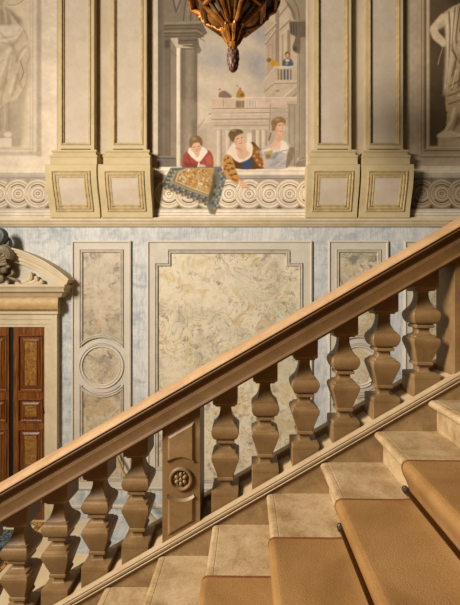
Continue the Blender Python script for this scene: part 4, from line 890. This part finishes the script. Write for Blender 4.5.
for k in (-1, 0):
    xk, zk = X0 + DX * k, Z0 + DZ * (k - 1); cx_, cz_ = xk + .022, zk + .034
    r = thing('stair_rod', (cx_, .3, cz_ - .012), rodlab[k], 'stair rod', 'stair rods')
    m = MB(); m.tube([(cx_, YCN - .03, cz_), (cx_, YC + .012, cz_)], .0105, 12); m.build('rod', M['rod'], r)
    for yy, s_ in ((YC + .012, 1), (YCN - .03, -1)):
        m = MB(); prof = [(0, .010), (.004, .016), (.010, .017), (.016, .012), (.022, .016), (.032, .014), (.040, .004)]
        m.tube([(cx_, yy + s_ * d, cz_) for d, q in prof], [q for d, q in prof], 10); m.box(cx_ - .006, cx_ + .018, yy - .006, yy + .008, cz_ - .016, cz_ - .004); m.build('finial', M['finial'], r)

# ------------------------------------------------------------------ balustrade
XA, XB = -2.05, 1.44
bal = thing('balustrade', (0, 2.005, zn(0)), 'brown stone balustrade with square turned balusters rising to the right', 'balustrade')
cyb = 2.005
def rail_profile():
    w = .142
    b = .104      # the back overhangs less than the front
    front = [(-w + .030, .882), (-w + .026, .8775), (-w + .021, .880), (-w + .008, .875), (-w + .001, .867), (-w, .861), (-w + .004, .857)]
    cap = [(-y * b / w, z) for y, z in front[::-1]] + [(b - .050, .888), (.010, .891), (-.040, .891), (-w + .060, .888)] + front
    low = [(-w + .005, .859), (-w + .006, .850), (-w + .003, .844), (-w + .006, .836), (-w + .012, .832), (-w + .016, .824), (-w + .024, .812), (-w + .027, .800), (-w + .026, .792), (-w + .021, .788), (-w + .020, .780), (-w + .016, .777), (-w + .016, .720), (-w + .012, .712), (-w + .006, .708), (-w + .004, .702), (-w + .008, .696), (-w + .020, .688), (-w + .026, .686)]
    low += [(-y * b / w, z) for y, z in low][::-1]
    return [[(cyb + y, z + 2.193) for y, z in q] for q in (cap, low)]
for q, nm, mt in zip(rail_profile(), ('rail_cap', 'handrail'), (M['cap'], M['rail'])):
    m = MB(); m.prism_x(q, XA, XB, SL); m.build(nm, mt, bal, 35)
# base rail: front moulding, bed, raised back edge
prof = [(YS + .002, .002), (YS - .012, .008), (YS - .016, .016), (YS - .010, .021), (YS - .010, .025), (YS - .018, .031), (YS - .020, .043), (YS - .014, .047), (YS - .014, .050), (YS - .019, .053), (YS - .017, .059), (YS - .004, .061), (YS + .020, .060), (YS + .026, .048), (2.098, .048), (2.100, .078), (2.106, .084), (2.150, .084), (2.168, .076), (2.172, .046), (2.172, .002)]
m = MB(); m.prism_x([(y, z + 2.193) for y, z in prof], XA, XB, SL); m.build('base_rail', M['base'], bal, 35)

def bal_profile():
    a = [(.0735, .000), (.0755, .006), (.0755, .024), (.0735, .029)]
    a += smooth_curve([(.066, .0305), (.048, .033), (.036, .038), (.031, .046), (.030, .060), (.033, .072)], 4)
    a += [(.046, .075), (.0475, .078), (.0475, .089), (.046, .092)]
    a += [(.042, .094), (.0435, .098), (.0755, .199), (.0765, .204), (.0765, .217), (.074, .222)]
    a += [(.072, .228), (.060, .236), (.0585, .240), (.058, .243)]
    a += smooth_curve([(.050, .246), (.040, .251), (.0345, .259), (.033, .270), (.0345, .283)], 4)
    a += [(.0505, .286), (.052, .290), (.052, .300), (.0505, .304)]
    a += [(.0465, .306)]
    a += smooth_curve([(.0470, .308), (.060, .313), (.070, .328), (.0765, .350), (.0765, .366), (.071, .381), (.0635, .388)], 4)
    a += [(.0635, .393)]
    a += smooth_curve([(.056, .398), (.045, .415), (.036, .440), (.031, .465), (.0305, .485), (.034, .494)], 4)
    a += [(.055, .496), (.055, .502), (.066, .508), (.0685, .516)]
    return a
first = None
xs = [-1.524, -1.299, -1.072, -.848, -.623] + [-.1224 + .2253 * i for i in range(6)]
def make_baluster(x):
    zb = 0.0
    m = MB(); pr = bal_profile(); m.squaire(0, 0, pr)
    # pedestal and top block, cut to the pitch of the stair
    def block(hw_, zlow, zhigh, sl_low, sl_high):
        c_ = .003; ps = ((hw_, hw_ - c_), (hw_ - c_, hw_), (-hw_ + c_, hw_), (-hw_, hw_ - c_), (-hw_, -hw_ + c_), (-hw_ + c_, -hw_), (hw_ - c_, -hw_), (hw_, -hw_ + c_))
        vs = [(x_, y_, zlow + sl_low * x_) for x_, y_ in ps] + [(x_, y_, zhigh + sl_high * x_) for x_, y_ in ps]
        m.add(vs, [(i, (i + 1) % 8, 8 + (i + 1) % 8, 8 + i) for i in range(8)] + [tuple(range(8))[::-1], tuple(range(8, 16))])
    block(.0755, -.053, .0005, SL, 0); block(.0685, .515, .592, 0, SL)
    return m
for x in xs:
    z = zn(x) + .102
    if first is None:
        m = make_baluster(x); m.v = [(a + x, b + cyb, c_ + z) for a, b, c_ in m.v]
        bx_, by_, bz_ = wloc(bal)
        o = make_baluster(x); o.v = [(a + bx_, b + by_, c_ + bz_) for a, b, c_ in o.v]
        first = o.build('baluster', M['stone'], bal, 26); o = first
    else:
        o = first.copy(); COL.objects.link(o); o.parent = bal
    o.location = (x, cyb - bal.location.y, z - bal.location.z)

# piers
def pier(xl_, xr_, rosette=True):
    yf, yb2 = 1.905, 2.095
    def prism(x0, x1, ya, yb3, zl, zh, m):
        vs = [(x_, y_, (zl if q == 0 else zh) + zn(x_)) for q in (0, 1) for x_, y_ in ((x0, ya), (x1, ya), (x1, yb3), (x0, yb3))]
        m.add(vs, [(0, 1, 2, 3), (4, 5, 6, 7), (0, 1, 5, 4), (1, 2, 6, 5), (2, 3, 7, 6), (3, 0, 4, 7)])
    m = MB(); prism(xl_, xr_, yf, yb2, .047, .705, m); p = m.build('pier', M['stone'], bal)
    cx_ = (xl_ + xr_) / 2; cz_ = zn(cx_) + .356; w = (xr_ - xl_); h_ = w / 2 - .028; ro = .074
    N = 14
    def arc(sgn):
        a0 = .80; r_ = h_ / math.cos(a0)
        return [(cx_ + r_ * math.cos(a0 + (PI - 2 * a0) * i / N), cz_ + sgn * r_ * math.sin(a0 + (PI - 2 * a0) * i / N)) for i in range(N + 1)]
    up = arc(1); tl, tr = zn(cx_ - h_) + .632, zn(cx_ + h_) + .632
    top = [(cx_ + h_, tr), (cx_ - h_, tl)] + up[::-1]
    dn = arc(-1); bl, br = zn(cx_ - h_) + .082, zn(cx_ + h_) + .082
    bot = [(cx_ - h_, bl), (cx_ + h_, br)] + dn
    for q in (top, bot):
        s = MB(); s.frame(q, [(0, -.002), (.002, .000), (.014, .011), (.016, .011)], onwall(yf), cap=True); s.build('raised_panel', M['stone'], p)
    # side faces carry a plain sunk panel
    if rosette:
        s = MB(); s.frame(circ(cx_, cz_, .066, 32), [(0, -.002), (.001, .010), (.006, .016), (.013, .016), (.019, .009), (.022, .000), (.024, -.0005)], onwall(yf), cap=False); ro_ = s.build('rosette_ring', M['stone'], p)
        s = MB()
        for i in range(6):
            a = PI / 6 + i * PI / 3
            c0 = (cx_ + .0245 * math.cos(a), yf - .006, cz_ + .0245 * math.sin(a)); n0 = len(s.v)
            s.ball((0, 0, 0), (.0150, .012, .0115), 10, 6)
            for j in range(n0, len(s.v)):
                X, Y_, Z_ = s.v[j]; s.v[j] = (c0[0] + X * math.cos(a) - Z_ * math.sin(a), c0[1] + Y_, c0[2] + X * math.sin(a) + Z_ * math.cos(a))
            a2 = a + PI / 6; s.ball((cx_ + .036 * math.cos(a2), yf - .003, cz_ + .036 * math.sin(a2)), (.006, .006, .006), 8, 5)
        s.build('rosette_petals', M['stone'], p)
        s = MB(); s.ball((cx_, yf - .008, cz_), (.011, .010, .011), 12, 8); s.build('rosette_heart', M['stone'], p)
pier(-.465, -.258); pier(1.142, 1.349)

# ------------------------------------------------------------------ lantern
YLn = 3.0
def lx(x): return wx(x, YLn)
def lz(y): return wz(y, YLn)
LX = lx(233)
S_ = YLn / F
root = thing('hanging_lantern', (LX, YLn, lz(72)), 'carved gilded lantern tapering to a dark finial, hanging before the fresco', 'lantern')
def lp(a, r, y): return (LX + r * S_ * math.cos(a), YLn + r * S_ * math.sin(a), lz(y))
# cone-shaped finial with scales
m = MB(); pr = [(.8, 72), (2.8, 70.8), (4.6, 67), (5.8, 62), (6.2, 57.5), (5.9, 53.5), (4.8, 50.5), (3.2, 49)]
m.lathe(LX, YLn, [(r * S_, lz(y)) for r, y in smooth_curve(pr, 3)], 18); fin = m.build('finial', M['cone'], root)
m = MB()
for row, (r, y) in enumerate(((5.4, 51.8), (6.1, 55), (6.1, 59), (5.4, 63.4), (4.2, 67.2))):
    for i in range(9):
        a = 2 * PI * (i + .5 * (row % 2)) / 9; c0 = lp(a, r * .84, y); m.ball(c0, (.013, .013, .021), 7, 5)
m.build('scales', M['cone'], fin)
# neck and cup
m = MB(); pr = [(3.4, 50), (4.4, 48.8), (4.0, 47), (4.6, 45), (5.4, 42), (6.4, 38.5), (7.6, 35.5), (9.6, 33.4), (10.4, 31.6), (9.4, 30), (7.4, 28.4), (6.6, 26)]
m.lathe(LX, YLn, [(r * S_, lz(y)) for r, y in smooth_curve(pr, 3)], 24, 0, lambda i, j: 1 + .06 * math.cos(i * PI / 2)); m.build('cup', M['gilt'], root)
m = MB()
for i in range(8):
    a = 2 * PI * i / 8 + .2; pts = smooth_curve([lp(a, 5, 44), lp(a, 7.4, 38), lp(a, 9, 34), lp(a, 11.4, 31), lp(a, 12.2, 33)], 4); n = len(pts)
    m.tube(pts, [.010 + .014 * math.sin(PI * j / (n - 1)) for j in range(n)], 7)
m.build('acanthus_leaf', M['gilt'], root)
# body: an eight sided basket opening upwards
NB = 8; ph = -PI / 8
ring = [(7.6, 29), (13, 26.0), (30, 14.5), (33, 10.5), (36.5, 3.0), (46, -4), (50, -14), (52, -26)]
m = MB(); m.lathe(LX, YLn, [((r - 2.4) * S_, lz(y - .4)) for r, y in ring], NB, ph); m.build('basket', M['giltdark'], root, 10)
def side(i, r, y, u):
    a, b = lp(ph + 2 * PI * i / NB, r, y), lp(ph + 2 * PI * (i + 1) / NB, r, y); return tuple(p + (q - p) * u for p, q in zip(a, b))
def rr_(y):
    for (ra, ya), (rb, yb3) in zip(ring, ring[1:]):
        if ya >= y >= yb3: return ra + (rb - ra) * (ya - y) / (ya - yb3)
    return ring[-1][0]
for i in range(NB):
    a = ph + 2 * PI * i / NB
    m = MB(); pts = [lp(a, r + .2, y) for r, y in ring]; m.tube(pts, [.016, .018, .022, .024, .026, .026, .026, .026], 8); m.ball(lp(a, rr_(5) + 1.5, 6.4), (.026, .026, .022), 8, 6); m.build('rib', M['gilt'], root)
for i in range(NB):
    # a gilded boss on the side facets, pierced tracery over dark glass on the others
    m = MB()
    for y, q in ((14.6, .020), (10.2, .016), (-4, .018), (-14, .016)): m.tube([side(i, rr_(y) + .4, y, u) for u in (0, .5, 1)], q, 7)
    m.build('rim_bar', M['gilt'], root)
    if i % 4 == 0:
        b = MB(); k = 10; vs = []; fs = []; edge = [[], []]
        for p in range(k + 1):
            t = p / k; y = 27.0 - 11.6 * t; wd = .46 * math.sin(PI * (.10 + .74 * t))
            for q in range(9):
                u = .5 + wd * (q - 4) / 4; e = 1 - ((q - 4) / 4) ** 2; pnt = side(i, rr_(y) + .2 + 2.2 * e * math.sin(PI * t), y + 1.2 * e * math.sin(PI * t), u); vs.append(pnt)
                if q in (0, 8): edge[q // 8].append(side(i, rr_(y) + .6, y + .3, u))
        for p in range(k):
            for q in range(8): fs.append((p * 9 + q, p * 9 + q + 1, (p + 1) * 9 + q + 1, (p + 1) * 9 + q))
        b.add(vs, fs); bo = b.build('boss', M['gilt'], root, 60)
        r_ = MB(); r_.tube(edge[0] + edge[1][::-1], .011, 6); r_.build('boss_rim', M['giltdark'], bo)
        continue
    for u in (.30, .70):
        m = MB(); m.tube([side(i, rr_(y) + .1, y, u) for y in (27, 20, 15, 10, 3, -4, -14)], [.007, .011, .013, .014, .014, .014, .014], 6); m.build('tracery_bar', M['gilt'], root)
    for (ya, yb3) in ((21, 16.5), (9, 0), (-1, -8)):
        for ua, ub in ((.10, .20), (.42, .58), (.80, .90)):
            g = MB(); g.add([side(i, rr_(ya) - 1.6, ya, ua), side(i, rr_(ya) - 1.6, ya, ub), side(i, rr_(yb3) - 1.6, yb3, ub), side(i, rr_(yb3) - 1.6, yb3, ua)], [(0, 1, 2, 3)]); g.build('glass_pane', M['leadglass'], root, 0)
m = MB(); m.lathe(LX, YLn, [(50 * S_, lz(-25)), (53 * S_, lz(-27)), (54 * S_, lz(-30)), (50 * S_, lz(-33)), (20 * S_, lz(-46)), (4 * S_, lz(-62))], NB, ph); m.build('crown', M['gilt'], root, 20)
m = MB(); m.tube([(LX, YLn, lz(-61)), (LX, YLn, 9.2)], .014, 8); m.build('hanging_rod', M['dark_bronze'], root)

# ------------------------------------------------------------------ light
def area(name, loc, target, size, power, col):
    l = bpy.data.lights.new(name, 'AREA'); l.shape = 'RECTANGLE'; l.size, l.size_y = size; l.energy = power; l.color = col
    o = bpy.data.objects.new(name, l); COL.objects.link(o); o.location = loc
    from mathutils import Vector
    o.rotation_euler = (Vector(target) - Vector(loc)).to_track_quat('-Z', 'Y').to_euler(); return o
key = area('window_daylight', (-5.6, -1.2, 6.3), (-5.6 + .85 * 6, -1.2 + .45 * 6, 6.3 - .26 * 6), (1.8, 2.4), 710, (1.0, .935, .86)); key.data.spread = math.radians(130)
w = bpy.data.worlds.new('hall_ambient'); bpy.context.scene.world = w; w.use_nodes = True
nt = w.node_tree; bg = nt.nodes['Background']
tc = nt.nodes.new('ShaderNodeTexCoord'); sp = nt.nodes.new('ShaderNodeSeparateXYZ'); nt.links.new(tc.outputs['Generated'], sp.inputs[0])
def mr(sock, a, b, c_, d):
    n_ = nt.nodes.new('ShaderNodeMapRange'); n_.inputs['From Min'].default_value = a; n_.inputs['From Max'].default_value = b; n_.inputs['To Min'].default_value = c_; n_.inputs['To Max'].default_value = d; nt.links.new(sock, n_.inputs['Value']); return n_.outputs[0]
def mul(a, b):
    n_ = nt.nodes.new('ShaderNodeMath'); n_.operation = 'MULTIPLY'; nt.links.new(a, n_.inputs[0])
    if isinstance(b, float): n_.inputs[1].default_value = b
    else: nt.links.new(b, n_.inputs[1])
    return n_.outputs[0]
st_ = mul(mul(mr(sp.outputs['X'], -.8, .12, 1.0, .03), mr(sp.outputs['Z'], .15, 1.0, .04, 1.0)), 1.35)
nt.links.new(st_, bg.inputs['Strength'])
bg.inputs['Color'].default_value = (1.0, .86, .64, 1)

# ------------------------------------------------------------------ camera
cd = bpy.data.cameras.new('camera'); cam = bpy.data.objects.new('camera', cd); COL.objects.link(cam)
cam.location = (0, 0, H); cam.rotation_euler = (PI / 2, 0, 0)
cd.sensor_fit = 'AUTO'; cd.sensor_width = 36.0; cd.lens = F / 605.0 * 36.0
cd.shift_x = (230.0 - VX) / 605.0; cd.shift_y = (VY - 302.5) / 605.0
cd.clip_start = .05
sc = bpy.context.scene; sc.camera = cam
vs_ = sc.view_settings; vs_.view_transform = 'Standard'; vs_.look = 'None'; vs_.exposure = 0.0; vs_.gamma = 1.0; vs_.use_curve_mapping = False
